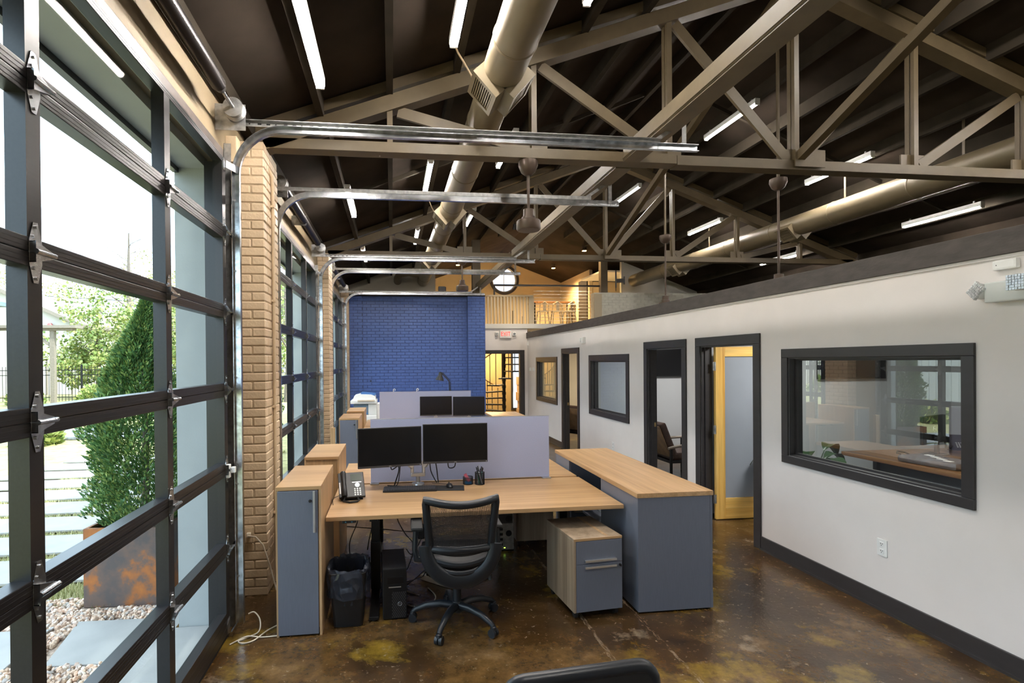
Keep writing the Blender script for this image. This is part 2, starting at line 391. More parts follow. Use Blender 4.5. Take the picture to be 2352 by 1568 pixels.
def _off(o):
    v = Vector((0, 0, 0))
    while o is not None: v += o.location; o = o.parent
    return v
def obj(name, mb, mat, parent=None, smooth=None, local=False):
    """links the builder's mesh as ONE object; world coordinates become relative to the parent unless local"""
    if parent is not None and not local:
        t = _off(parent)
        for v in mb.bm.verts: v.co -= t
    bmesh.ops.recalc_face_normals(mb.bm, faces=mb.bm.faces[:])
    me = bpy.data.meshes.new(name); mb.bm.to_mesh(me); mb.bm.free()
    for mt in (mat if isinstance(mat, (list, tuple)) else [mat]): me.materials.append(M[mt] if isinstance(mt, str) else mt)
    if smooth:
        for p in me.polygons: p.use_smooth = True
        me.set_sharp_from_angle(angle=math.radians(smooth if smooth > 1 else 40))
    o = bpy.data.objects.new(name, me); COL.objects.link(o)
    if parent is not None: o.parent = parent
    return o
def thing(name, label, cat, loc=(0, 0, 0), rotz=0., group=None):
    o = bpy.data.objects.new(name, None); COL.objects.link(o); o.empty_display_size = .05
    o.location = loc; o.rotation_euler = (0, 0, rotz); tag(o, label, cat, group); return o
def tag(o, label, cat, group=None):
    o['label'] = label; o['category'] = cat
    if group: o['group'] = group
    return o
def struct(name, mb, mat, parent=None, smooth=None):
    o = obj(name, mb, mat, parent, smooth)
    if parent is None: o['kind'] = 'structure'
    return o
def srootempty(name, loc=(0, 0, 0)):
    o = bpy.data.objects.new(name, None); COL.objects.link(o); o.location = loc; o['kind'] = 'structure'; return o
def single(name, mb, mat, label, cat, loc=(0, 0, 0), group=None, smooth=None):
    """a thing that is one mesh, its origin at loc; the builder's coordinates are world ones"""
    l = Vector(loc)
    for v in mb.bm.verts: v.co -= l
    o = obj(name, mb, mat, None, smooth); o.location = loc; tag(o, label, cat, group); return o
def dup(root, loc, rotz=0., label=None, group=None, parent=None, skip=()):
    r = root.copy(); COL.objects.link(r); r.location = loc; r.rotation_euler = (root.rotation_euler[0], root.rotation_euler[1], rotz)
    if parent is not None: r.parent = parent
    if label: r['label'] = label
    if group: r['group'] = group
    for ch in list(root.children):
        if ch.name.split('.')[0] in skip: continue
        c = ch.copy(); COL.objects.link(c); c.parent = r
        for g in ch.children:
            d = g.copy(); COL.objects.link(d); d.parent = c
    return r
def text(name, body, size, mat, loc, rot, parent=None, depth=.002):
    cu = bpy.data.curves.new(name, 'FONT'); cu.body = body; cu.size = size; cu.extrude = depth; cu.align_x = 'CENTER'; cu.align_y = 'CENTER'
    o = bpy.data.objects.new(name, cu); COL.objects.link(o)
    dg = bpy.context.evaluated_depsgraph_get(); me = bpy.data.meshes.new_from_object(o.evaluated_get(dg))
    bpy.data.objects.remove(o)
    me.name = name; me.materials.clear(); me.materials.append(M[mat])
    o = bpy.data.objects.new(name, me); COL.objects.link(o)
    l = Vector(loc)
    if parent is not None: o.parent = parent; l = l-_off(parent)
    o.location = l; o.rotation_euler = rot
    return o
# ================================================================== SETTING
XR, XC, ZP = 8.86, 3.82, .37
def deckz(x): return 3.87+ZP*(x+1.2) if x < XC else 3.87+ZP*(8.84-x)
DOFF = [0.0, 4.36, 8.53]
OPEN = [(.73+d, 3.92+d) for d in [-4.36]+DOFF]
YB, YE = -4.6, 19.0

mb = MB().box((-1.55, YB, -.25), (9.1, YE+.3, 0)); struct('floor', mb, 'floor')

def wall_with_openings(mb, x0, x1, y0, y1, z0, z1, ops):
    """ops: (ya, yb, za, zb)"""
    y = y0
    for a, b, c, d in sorted(ops):
        mb.box((x0, y, z0), (x1, a, z1))
        if c > z0: mb.box((x0, a, z0), (x1, b, c))
        if d < z1: mb.box((x0, a, d), (x1, b, z1))
        y = b
    mb.box((x0, y, z0), (x1, y1, z1))
mb = MB(); wall_with_openings(mb, -1.30, -1.20, YB, 13.0, 0, 3.89, [(a, b, 0, 3.33) for a, b in OPEN]); struct('wall_left', mb, 'tanwall')
mb = MB(); wall_with_openings(mb, -1.52, -1.301, YB, YE, -.1, 3.80, [(a, b, -.1, 3.27) for a, b in OPEN]); struct('wall_left_outside', mb, 'wallext')
# dark steel door frames with the brown header board above each garage door
for i, d in enumerate(DOFF):
    t = srootempty('trim_%d' % (i+1), (-1.2, 2.33+d, 0))
    obj('header_board', MB().box((-1.199, .70+d, 3.262), (-1.165, 3.95+d, 3.385), .004), pm('header_%d' % i, (.075, .056, .047), .45, var=.35, scale=6, stretch=(1, 1, 1)), t)
    obj('jamb', MB().box((-1.27, 3.775+d, 0), (-1.178, 3.92+d, 3.27)), 'steel', t)
    obj('jamb', MB().box((-1.27, .73+d, 0), (-1.178, .878+d, 3.27)), 'steel', t)
    obj('lintel', MB().box((-1.53, .73+d, 3.235), (-1.49, 3.92+d, 3.269)), 'steel', t)
    obj('threshold', MB().box((-1.54, .74+d, .0005), (-1.24, 3.91+d, .012)), 'concrete', t)
mb = MB().box((-1.19, YB, 3.74), (-1.11, 13.0, 3.86)); struct('trim_4', mb, 'purlin')

# back wall behind the camera, far right wall
struct('wall_behind', MB().prism([(-1.5, 0), (XR, 0), (XR, 3.8), (XC, 5.7), (-1.5, 3.8)], 'Y', YB-.2, YB), 'tan')
struct('wall_right_outer', MB().box((XR, YB-.2, 0), (XR+.2, YE, 3.86)), 'deck')

# roof deck, purlins and bridging
c = srootempty('ceiling', (XC, 6, 3.87)); c.name = 'ceiling'
for sgn in (0, 1):
    P = [(-1.75, deckz(-1.75)), (XC, deckz(XC-1e-6)), (XC, deckz(XC)+.16), (-1.75, deckz(-1.75)+.16)]
    if sgn: P = [(2*XC-x, z) for x, z in P]
    obj('roof_deck', MB().prism(P, 'Y', YB-.2, YE+.3), 'deck', c)
for k in range(8):
    for x in (-.58+.58*k, 7.64-(-.58+.58*k)):
        z = deckz(x)
        obj('purlin', MB().box((x-.028, YB, z-.150), (x+.028, 13.9, z+.012)), 'purlin', c)
for k in range(7):
    for ym in (6.75, 2.3, 11.2):
        for x in (-.58+.58*k, 7.64-.58*(k+1)+.58):
            if x > XC-.3 and x < XC+.3: continue
            z0, z1 = deckz(x)-.11, deckz(x+.58)-.11
            obj('bridging', MB().beam((x+.03, ym, z0), (x+.55, ym, z1), .035, .05), 'purlin', c)

# ---- trusses
NX = [0, 1.27, 2.545, 3.82, 5.095, 6.36, 7.63]
def lowz(x): return 3.59+.3685*(x+1.2) if x <= XC else 3.59+.3685*(8.84-x)
def truss(Y, label):
    t = thing('roof_truss', label, 'roof truss', (XC, Y+.07, 3.67), group=None)
    yc = Y+.0675
    obj('bottom_chord', MB().box((-1.05, Y, 3.67), (2.60, Y+.135, 3.758), .003), 'truss', t)
    obj('bottom_chord', MB().box((2.605, Y, 3.66), (8.70, Y+.135, 3.75), .003), 'truss', t)
    for s in (0, 1):
        X = (lambda x: x) if not s else (lambda x: 2*XC-x)
        mb = MB(); a, b = (-1.15, lowz(-1.15)+.065), (XC, lowz(XC)+.065)
        mb.beam((X(a[0]), yc, a[1]), (X(b[0]), yc, b[1]), .135, .125)
        obj('top_chord', mb, 'truss', t)
        mb = MB().beam((X(a[0]), yc, a[1]+.150), (X(b[0]), yc, b[1]+.150), .11, .085)
        obj('nailer', mb, 'truss', t)
    for x in NX:
        obj('web_vertical', MB().box((x-.024, Y+.020, 3.70), (x+.024, Y+.055, lowz(x)+.06)).box((x-.024, Y+.073, 3.70), (x-.016, Y+.115, lowz(x)+.06)).box((x+.016, Y+.073, 3.70), (x+.024, Y+.115, lowz(x)+.06)), 'truss', t)
    for i in range(3):
        for s in (0, 1):
            a, b = NX[i], NX[i+1]
            if s: a, b = 2*XC-a, 2*XC-b
            dx = .07 if not s else -.07
            obj('web_diagonal', MB().beam((a+dx, Y+.06, lowz(a)+.01), (b-dx, Y+.06, 3.77), .028, .095), 'truss', t)
    for x in (NX[1], NX[2], NX[3], NX[4], NX[5]):
        obj('gusset_plate', MB().box((x-.13, Y+.056, 3.69), (x+.13, Y+.072, 3.87)), 'truss', t)
    return t
truss(4.50, 'nearest olive painted steel roof truss, crossing the hall above the first brick pillar')
truss(8.92, 'second olive steel roof truss, farther off, above the second brick pillar')
# sloping braces between the trusses, and the long beam
for (y0, z0, y1, z1, lab) in ((4.49, 3.74, .35, 5.42, 'sloping steel roof brace rising towards the ridge from the nearest truss'),
                              (8.90, 3.74, 4.72, 5.42, 'sloping steel roof brace rising towards the ridge from the second truss')):
    single('roof_brace', MB().beam((XC, y0, z0), (XC, y1, z1), .075, .012).beam((XC-.034, y0, z0+.04), (XC-.034, y1, z1+.04), .008, .07), 'truss', lab, 'brace', (XC, y0, z0))
    obj('bracket', MB().box((XC-.06, y0-.02, z0-.06), (XC+.25, y0-.01, z0+.1)), 'truss', [o for o in COL.objects if o.name.startswith('roof_brace')][-1])
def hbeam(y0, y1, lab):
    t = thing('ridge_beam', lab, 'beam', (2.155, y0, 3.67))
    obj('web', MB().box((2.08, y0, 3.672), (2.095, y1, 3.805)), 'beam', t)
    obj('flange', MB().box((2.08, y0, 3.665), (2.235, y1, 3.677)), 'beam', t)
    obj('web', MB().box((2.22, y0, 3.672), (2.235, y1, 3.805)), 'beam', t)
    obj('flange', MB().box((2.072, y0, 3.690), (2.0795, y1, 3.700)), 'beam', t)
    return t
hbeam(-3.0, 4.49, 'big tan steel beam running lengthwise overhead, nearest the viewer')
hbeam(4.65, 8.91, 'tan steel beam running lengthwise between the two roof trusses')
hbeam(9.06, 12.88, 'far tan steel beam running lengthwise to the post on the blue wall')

# ---- ducts
def duct(name, cx, cz, r, y0, y1, lab, regs):
    t = thing(name, lab, 'duct', (cx, y0, cz))
    pr = []
    y = y0
    obj('duct_pipe', MB().lathe([(r, y0), (r, y1)], 40, (cx, 0, cz), 'Y'), 'duct', t, smooth=True)
    for k in range(int((y1-y0)/1.22)+1):
        yy = y0+.3+1.22*k
        if yy > y1-.05: break
        obj('duct_seam', MB().lathe([(r+.001, yy-.012), (r+.006, yy), (r+.001, yy+.012)], 40, (cx, 0, cz), 'Y'), 'duct', t, smooth=True)
    for yr in regs:
        for sg in (-1, 1):
            a = math.radians(48)*sg
            R = Matrix.Translation((cx, yr, cz)) @ Matrix.Rotation(-a, 4, 'Y')
            # local: -Z is the outward direction
            fr = MB()
            fr.box((-.125, -.15, -r-.05), (.125, -.115, -r+.10)).box((-.125, .115, -r-.05), (.125, .15, -r+.10)).box((-.125, -.115, -r-.05), (-.09, .115, -r+.10)).box((.09, -.115, -r-.05), (.125, .115, -r+.10))
            fr.xf(R); f = obj('air_register', fr, 'duct', t)
            obj('register_throat', MB().box((-.09, -.115, -r-.005), (.09, .115, -r+.02)).xf(R), 'black', f)
            for q in range(9):
                xx = -.08+q*.02
                obj('louver', MB().box((xx-.007, -.115, -r-.042), (xx+.003, .115, -r-.020)).xf(R), 'duct', f)
    return t
dl = duct('round_duct', .84, 4.04, .152, -4.2, 13.92, 'long round tan air duct above the desks, left of the ridge', (3.92, 7.5, 11.0))
obj('branch_elbow', MB().tube([(.78, 13.2, 4.08), (.45, 13.25, 4.14), (.22, 13.4, 4.12), (.17, 13.65, 4.06), (.17, 13.95, 4.02)], .10, 18), 'duct', dl, smooth=True)
duct('round_duct', 6.62, 4.06, .167, -4.2, 13.66, 'long round tan air duct over the glazed offices, right of the ridge', (7.9, 11.4))
for y, w in ((6.9, 'middle'), (5.3, 'nearest'), (10.2, 'farthest')):
    x = 6.62
    single('duct_hanger', MB().box((x-.012, y, 4.235), (x-.008, y+.03, deckz(x)-.002)).box((x-.02, y-.005, deckz(x)-.03), (x+.02, y+.035, deckz(x)+.004)), 'truss', '%s of the thin tan straps holding up the duct over the offices' % w, 'strap', (x, y, 4.3), group='duct hanger straps')

# ---- LED tube lamps under the purlins
TUBES = []
def tube_lamp(x, y0, lab, first=[None]):
    z = deckz(x)-.232
    ln = 1.12
    if first[0] is None:
        t = thing('tube_lamp', lab, 'ceiling lamp', (x, y0, z), group=None)
        h = MB().box((-.034, 0, .027), (.034, ln, .058), .003).box((-.034, .001, -.004), (-.030, ln-.001, .027)).box((.030, .001, -.004), (.034, ln-.001, .027)); obj('housing', h, 'white', t, local=True)
        obj('diffuser', MB().prism([(.026*math.cos(a), .026*math.sin(a)) for a in [2*PI*k/14 for k in range(14)]], 'Y', .02, ln-.02), 'tube', t, local=True)
        for yy in (0, ln-.02): obj('end_cap', MB().box((-.0295, yy, -.028), (.0295, yy+.019, .0265), .004), 'white', t, local=True)
        for yy in (.1, ln-.12): obj('hanger', MB().box((-.008, yy, .05), (.008, yy+.02, .090)), 'galvdull', t, local=True)
        first[0] = t; return t
    return dup(first[0], (x, y0, z), 0, lab)
rowname = {-.62: 'added unseen behind the viewer', 2.79: 'nearest the viewer', 6.20: 'in the middle bay', 9.40: 'in the far bay'}
for x, nm in ((-.50, 'beside the garage doors'), (.48, 'left of the long duct'), (1.52, 'right of the long duct'),
              (4.69, 'just past the ridge'), (6.34, 'over the office wall'), (8.01, 'over the office roof')):
    for y in (-.62, 2.79, 6.20, 9.40):  # lamps behind the viewer, and near ones past the ridge, added unseen for brightness
        if y < 0 and x < 1: continue
        tube_lamp(x, y, 'tube lamp %s, %s' % (rowname[y], nm))

# ---- ceiling fans (motor on a downrod; no blades show)
def fan(x, y, zc, zm, lab, rise=0):
    t = thing('ceiling_fan', lab, 'ceiling fan', (x, y, zm))
    obj('canopy', MB().lathe([(.03, zc-.13), (.065, zc-.10), (.088, zc-.045), (.085, zc-.005), (.04, zc)], 22, (x, y, 0)), 'fanbrown', t, smooth=True)
    obj('downrod', MB().cyl((x, y, zm+.15), (x, y, zc-.12), .013, 12), 'fanbrown', t, smooth=True)
    obj('motor', MB().lathe([(.02, zm+.195), (.046, zm+.19), (.048, zm+.125), (.060, zm+.122), (.062, zm+.095), (.098, zm+.092), (.106, zm+.084), (.108, zm+.015), (.098, zm+.002), (.03, zm)], 28, (x, y, 0)), 'fanbrown', t, smooth=True)
    if rise: obj('hanger', MB().box((x-.012, y-.012, zc-.02), (x+.012, y+.012, zc+rise)), 'truss', t)
    return t
fan(1.225, 4.57, 3.669, 3.045, 'bronze ceiling fan motor hanging below the nearest roof truss')
fan(1.222, 8.99, 3.669, 3.10, 'bronze ceiling fan motor hanging below the second roof truss')
fan(4.21, 5.25, 3.85, 2.615, 'ceiling fan rod reaching down behind the brown wall cap, nearer one', deckz(4.21)-3.87)
fan(4.22, 7.65, 3.81, 2.68, 'ceiling fan rod reaching down behind the brown wall cap, farther one', deckz(4.22)-3.83)

for x, y, lab in ((2.95, 12.28, 'small dark spotlight aimed at the wall above the stair doorway'), (.80, 11.58, 'small dark spotlight aimed at the blue brick wall')):
    z = deckz(x)-.155
    t = thing('spotlight', lab, 'spotlight', (x, y, z))
    obj('stem', MB().cyl((x, y, z-.12), (x, y, z+.01), .012, 8), 'blackmet', t)
    obj('can', MB().lathe([(.02, .07), (.045, .06), (.05, -.06), (.042, -.06), (.035, .0)], 18).xf(Matrix.Translation((x, y, z-.15)) @ Matrix.Rotation(.45, 4, 'X')), 'blackmet', t, smooth=True)

single('lamp_cord', MB().tube([(.49, 3.915, 4.265), (.53, 4.05, 4.29), (.60, 4.2, 4.30), (.68, 4.33, 4.27), (.715, 4.40, 4.22)], .008, 6), 'tan', 'tan cord from the near tube lamp to the long duct', 'cord', (.49, 3.915, 4.265), smooth=True)
single('lamp_cord', MB().tube([(.49, 7.325, 4.265), (.53, 7.5, 4.24), (.60, 7.7, 4.16), (.68, 7.85, 4.08)], .007, 6), 'tan', 'tan cord from the middle bay tube lamp to the long duct', 'cord', (.49, 7.3, 4.265), smooth=True)
# ================================================================== OFFICE WALL (right), its windows and doors
XW = 3.612
WINS = [(2.912, 4.385, .992, 1.890), (7.725, 9.165, .992, 1.876), (11.225, 12.715, .992, 1.868)]
DRS = [(4.845, 5.756), (6.150, 7.045), (9.867, 10.735)]
ops = WINS + [(a, b, 0, 2.035) for a, b in DRS]
mb = MB(); wall_with_openings(mb, XW, XW+.06, YB, 13.72, 0, 2.49, ops); struct('wall_right', mb, 'wall')
mb = MB(); wall_with_openings(mb, XW+.061, XW+.125, YB, 13.72, 0, 2.49, ops); struct('wall_right_inner', mb, 'wallgrey')
struct('trim_5', MB().box((XW-.030, YB, 2.487), (XW+.17, 13.74, 2.637), .004), 'cap')
struct('trim_6', MB().box((XW-.012, YB, 2.466), (XW-.0005, 13.72, 2.486)), 'wall')
struct('ceiling_offices', MB().box((XW+.126, YB, 2.50), (XR, 13.70, 2.56)), 'wallgrey')
struct('roof_bounce_stop', MB().box((XW+.171, YB, 2.561), (XR, 13.70, 2.60)), 'purlin')  # unseen dark slab added to stop lamp light bouncing up to the deck
ys = [YB]
for a, b in DRS: ys += [a-.10, b+.10]
ys += [13.70]
for i in range(0, len(ys), 2):
    mb = MB().box((XW-.018, ys[i], 0), (XW-.0005, ys[i+1], .132), .003).box((XW-.026, ys[i], 0), (XW-.018, ys[i+1], .018))
    struct('baseboard_right_%d' % (i//2+1), mb, 'trim')
def frame_boards(name, root, x0, x1, a, b, z0, z1, w, sill=True, mat='trim'):
    obj(name, MB().box((x0, a-w, z1), (x1, b+w, z1+w+.005), .004), mat, root)
    if sill: obj(name, MB().box((x0, a-w, z0-w+.005), (x1, b+w, z0), .004), mat, root)
    obj(name, MB().box((x0, a-w, z0 if sill else 0), (x1, a, z1), .004), mat, root)
    obj(name, MB().box((x0, b, z0 if sill else 0), (x1, b+w, z1), .004), mat, root)
for i, (a, b, z0, z1) in enumerate(WINS):
    t = srootempty('window_%d' % (i+1), (XW, (a+b)/2, z0))
    frame_boards('casing', t, XW-.020, XW-.0005, a, b, z0, z1, .075 if i == 0 else .095)
    for nm, q in (('jamb', 0), ('stop', 1)):
        x0, x1, g = ((XW, XW+.125, .012), (XW+.052, XW+.075, .028))[q]
        e = .0 if q == 0 else .012
        obj(nm, MB().box((x0, a, z1-g), (x1, b, z1-e)), 'trim', t); obj(nm, MB().box((x0, a, z0+e), (x1, b, z0+g)), 'trim', t)
        obj(nm, MB().box((x0, a+e, z0+g), (x1, a+g, z1-g)), 'trim', t); obj(nm, MB().box((x0, b-g, z0+g), (x1, b-e, z1-g)), 'trim', t)
    obj('pane', MB().box((XW+.076, a+.012, z0+.012), (XW+.082, b-.012, z1-.012)), 'officeglass' if i == 0 else 'glass', t)
for i, (a, b) in enumerate(DRS):
    t = srootempty('door_%d' % (i+4), (XW, (a+b)/2, 0))
    frame_boards('casing', t, XW-.020, XW-.0005, a, b, 0, 2.035, .095, False)
    obj('jamb', MB().box((XW, b-.014, 0), (XW+.125, b-.0005, 2.034)).box((XW+.035, b-.028, 0), (XW+.075, b-.014, 2.02)), 'trim', t)
    obj('jamb', MB().box((XW, a+.0005, 0), (XW+.125, a+.014, 2.034)).box((XW+.035, a+.014, 0), (XW+.075, a+.028, 2.02)), 'trim', t)
    obj('head_jamb', MB().box((XW, a+.014, 2.02), (XW+.125, b-.014, 2.034)), 'trim', t)
    if i: obj('strike_plate', MB().box((XW+.080, b-.0165, .93), (XW+.110, b-.0135, .99), .001), 'brass', t)
    if i == 0:
        yl, x0, x1 = b-.075, XW+.135, XW+.135+.88
        lf = obj('leaf', MB().box((x0, yl, .012), (x0+.115, yl+.04, 2.026), .002), 'pine', t)
        obj('stile', MB().box((x1-.115, yl, .012), (x1, yl+.04, 2.026), .002), 'pine', lf)
        obj('top_rail', MB().box((x0+.1155, yl, 1.912), (x1-.1155, yl+.04, 2.026), .002), 'pinex', lf)
        obj('bottom_rail', MB().box((x0+.1155, yl, .012), (x1-.1155, yl+.04, .255), .002), 'pinex', lf)
        obj('pane', MB().box((x0+.1155, yl+.014, .256), (x1-.1155, yl+.024, 1.911)), 'frost', lf)
        for z in (1.80, 1.06, .25):
            obj('hinge', MB().box((x0-.035, yl-.002, z-.05), (x0+.002, yl+.0, z+.05)).cyl((x0-.014, yl-.006, z-.05), (x0-.014, yl-.006, z+.05), .008), 'galvdull', lf)
# fittings on the office wall
def plate(name, y, z, w, h, lab, cat, kind, x=XW):
    t = thing(name, lab, cat, (x, y, z))
    obj('plate', MB().box((x-.008, y-w/2, z-h/2), (x-.0005, y+w/2, z+h/2), .002), 'white', t)
    if kind == 'outlet':
        for dz in (-.026, .026):
            s = obj('socket', MB().box((x-.011, y-.017, z+dz-.017), (x-.0075, y+.017, z+dz+.017), .002), 'white', t)
            for dy in (-.007, .007): obj('slot', MB().box((x-.0122, y+dy-.0014, z+dz-.002), (x-.0108, y+dy+.0014, z+dz+.009)), 'black', s)
            obj('slot', MB().cyl((x-.0122, y, z+dz-.009), (x-.0108, y, z+dz-.009), .003, 8), 'black', s)
    if kind == 'switch':
        obj('toggle', MB().box((x-.013, y-.014, z-.03), (x-.0075, y+.014, z+.03), .002), 'white', t)
    if kind == 'box':
        obj('cover', MB().box((x-.035, y-w*.42, z-h*.42), (x-.0075, y+w*.42, z+h*.42), .004), 'white', t)
    return t
plate('outlet', 3.468, .470, .078, .124, 'white wall outlet under the big window, nearest on the office wall', 'outlet', 'outlet')
plate('outlet', 8.23, .470, .078, .124, 'white outlet low on the office wall behind the long credenza', 'outlet', 'outlet')
plate('light_switch', 13.08, 1.66, .12, .10, 'pair of small white wall switches beside the far small window', 'switch', 'box')
plate('thermostat', 13.38, 1.66, .11, .10, 'small white thermostat next to the spiral stair doorway', 'thermostat', 'box')
plate('light_switch', 13.25, 1.15, .075, .12, 'white rocker switch low beside the spiral stair doorway', 'switch', 'switch')
plate('motion_sensor', 13.60, 2.345, .07, .11, 'tiny white motion sensor under the far end of the brown cap', 'sensor', 'box')
t = thing('strobe_light', 'white fire alarm strobe above the far square office window', 'alarm', (XW, 9.5, 2.26))
obj('base', MB().box((XW-.05, 9.44, 2.20), (XW-.0005, 9.57, 2.32), .006), 'white', t)
for k in range(4): obj('grille_bar', MB().box((XW-.054, 9.455, 2.215+.02*k), (XW-.0495, 9.555, 2.225+.02*k)), 'white', t)
obj('lamp', MB().lathe([(.01, -.02), (.035, -.015), (.04, 0), (.03, .03), (.01, .032)], 14, (XW-.03, 9.62, 2.27), 'X'), 'offwhite', t, smooth=True)
t = thing('emergency_light', 'pale emergency light with two swivel lamp heads, high near the edge', 'emergency light', (XW, 2.62, 2.28))
obj('housing', MB().box((XW-.075, 2.42, 2.205), (XW-.0005, 2.735, 2.325), .008), 'offwhite', t)
for yy, R in ((2.775, Matrix.Rotation(.7, 4, 'X')), (2.53, Matrix.Rotation(0, 4, 'X'))):
    zz = 2.28 if yy > 2.6 else 2.30; xx = XW-.05 if yy > 2.6 else XW-.11
    h = obj('lamp_head', MB().lathe([(.012, .06), (.03, .05), (.046, .02), (.048, -.01), (.044, -.02)], 18, (0, 0, 0), 'X').xf(Matrix.Translation((xx, yy, zz)) @ R @ Matrix.Rotation(-.3 if yy > 2.6 else 0, 4, 'Z') @ Matrix.Scale(-1, 4, (1, 0, 0)) @ Matrix.Scale(-1, 4, (1, 0, 0))), 'white', t, smooth=True)
    lm = MB(); random.seed(3)
    for a in range(6):
        for b in range(6):
            yy2, zz2 = -.036+.0145*a, -.036+.0145*b
            lm.box((-.030-.004*random.random(), yy2-.006, zz2-.006), (-.016, yy2+.006, zz2+.006))
    lm.xf(Matrix.Translation((xx, yy, zz)) @ R @ Matrix.Rotation(-.3 if yy > 2.6 else 0, 4, 'Z'))
    obj('lens', lm, 'lens', h)
t = thing('wall_sensor_box', 'white rounded rectangular box on the office wall just under the brown cap', 'sensor', (XW, 2.66, 2.44))
obj('cover', MB().box((XW-.035, 2.60, 2.395), (XW-.0005, 2.725, 2.455), .012), 'white', t)
obj('indicator', MB().cyl((XW-.037, 2.70, 2.425), (XW-.034, 2.70, 2.425), .0025, 8), 'black', t)

# ================================================================== OFFICE ROOMS
XO = 7.2
struct('wall_office_rear', MB().box((XO, YB, 0), (XO+.1, 13.7, 2.5)), 'wallgrey')
for i, (y, m) in enumerate(((1.2, 'wallgrey'), (5.95, 'wallgrey'), (9.42, 'wallgrey'), (13.25, 'wallbeige'))):
    struct('wall_office_%d' % (i+1), MB().box((XW+.126, y, 0), (XO-.001, y+.09, 2.499)), m)
def tv(name, x0, x1, y, z0, z1, lab):
    t = thing(name, lab, 'television', ((x0+x1)/2, y, z0))
    obj('housing', MB().box((x0, y-.055, z0), (x1, y-.012, z1), .006), 'black', t)
    obj('screen', MB().box((x0+.012, y-.058, z0+.02), (x1-.012, y-.0545, z1-.012)), 'screen', t)
    obj('wall_mount', MB().box(((x0+x1)/2-.15, y-.013, z0+.15), ((x0+x1)/2+.15, y-.0005, z1-.15)), 'black', t)
    return t
tv('television', 5.27, 6.20, 5.949, 1.62, 2.15, 'black wall television inside the office behind the big window')
tv('television', 4.55, 5.62, 9.419, 1.555, 2.16, 'black wall television seen through the open dark doorway')
# walnut desk in the first office
t = thing('walnut_desk', 'walnut butcher block desk with black panel inside the first office', 'desk', (5.75, 4.4, 0))
obj('tabletop', MB().box((5.38, 2.9, .715), (6.15, 5.70, .76), .004), 'butcher', t)
obj('modesty_panel', MB().box((5.47, 3.0, .12), (5.49, 5.35, .712)), pm('black_chalk_panel', (.012, .015, .019), .5, var=.25, scale=4), t)
for x in (5.45, 6.05):
    for y in (3.0, 5.30): obj('leg', MB().box((x-.02, y-.02, 0), (x+.03, y+.03, .712)), 'blackmet', t)
obj('desk_return', MB().box((6.155, 5.05, .715), (7.15, 5.68, .76), .004), 'butcher', t)
obj('leg', MB().box((7.05, 5.1, 0), (7.10, 5.15, .712)), 'blackmet', t)
def office_monitor(x, y, z, rz, lab, logo=True):
    t = thing('monitor', lab, 'monitor', (x, y, z), rz)
    obj('base', MB().box((-.12, -.09, 0), (.12, .09, .014), .004), 'black', t, local=True)
    obj('stand', MB().box((-.03, .0, .014), (.03, .03, .28), .004), 'black', t, local=True)
    obj('housing', MB().box((-.27, -.035, .13), (.27, -.002, .45), .005), 'black', t, local=True)
    obj('screen', MB().box((-.26, -.037, .145), (.26, -.0345, .44)), 'screen', t, local=True)
    if logo:
        lg = obj('logo', MB().tube([(.035*math.cos(a), .0002, .30+.035*math.sin(a)) for a in [2*PI*k/20 for k in range(20)]], .0025, 6, True), 'alu', t, local=True)
    return t
m1 = office_monitor(6.20, 5.30, .761, 3.49, 'black office monitor seen from behind, with a ring emblem, on the walnut desk')
text('logo_text', 'DELL', .026, 'alu', (6.18, 5.28, 1.061), (PI/2, 0, 0), None).parent = m1
q = [o for o in m1.children if o.name.startswith('logo_text')][0]; q.location = (0, .0015, .30); q.rotation_euler = (PI/2, 0, PI)
t = thing('desk_phone', 'black desk phone standing on the walnut desk in the office', 'telephone', (6.72, 5.48, .761), -.5)
obj('body', MB().box((-.10, -.01, 0), (.10, .01, .22), .006).xf(Matrix.Translation((0, 0, .01)) @ Matrix.Rotation(-.75, 4, 'X')), 'black', t, local=True)
for r in range(4):
    for c in range(3): obj('number_key', MB().box((.0+.024*c, -.013, .03+.02*r), (.014+.024*c, -.0095, .042+.02*r)).xf(Matrix.Translation((0, 0, .01)) @ Matrix.Rotation(-.75, 4, 'X')), 'white', t, local=True)
obj('handset', MB().box((-.09, -.05, .02), (-.045, -.012, .2), .012).xf(Matrix.Translation((0, 0, .01)) @ Matrix.Rotation(-.75, 4, 'X')), 'black', t, local=True)
obj('foot', MB().box((-.08, .03, 0), (.08, .12, .06), .01), 'black', t, local=True)
t = thing('laptop_bag', 'grey laptop bag lying on the walnut desk with white patches', 'bag', (5.62, 4.78, .761), .1)
obj('body', MB().box((-.17, -.28, 0), (.17, .28, .075), .03), pm('slate_bag', (.055, .062, .078), .6, var=.5, scale=12), t, local=True)
obj('handle', MB().tube([(-.04, .28, .05), (-.06, .36, .07), (0, .40, .08), (.06, .36, .07), (.04, .28, .05)], .009, 8), 'black', t, local=True)
for k in range(4): obj('patch', MB().box((-.12+.06*k, -.2+.1*k, .074), (-.07+.06*k, -.13+.1*k, .078)), 'white', t, local=True)
t = thing('baseball', 'tan leather glove shaped tray at the near edge of the walnut desk', 'tray', (5.55, 4.15, .761))
t.name = 'leather_tray'
obj('tray', MB().lathe([(.06, 0), (.10, .006), (.11, .022), (.10, .026), (.085, .012), (.02, .010)], 20), 'tanleather', t, smooth=True, local=True)
obj('rim', MB().tube([(.108*math.cos(a), .108*math.sin(a), .024) for a in [2*PI*k/24 for k in range(24)]], .004, 6, True), 'leather', t, local=True)
t = thing('potted_plant', 'dark leafy plant low behind the big office window', 'plant', (4.55, 5.25, 0))
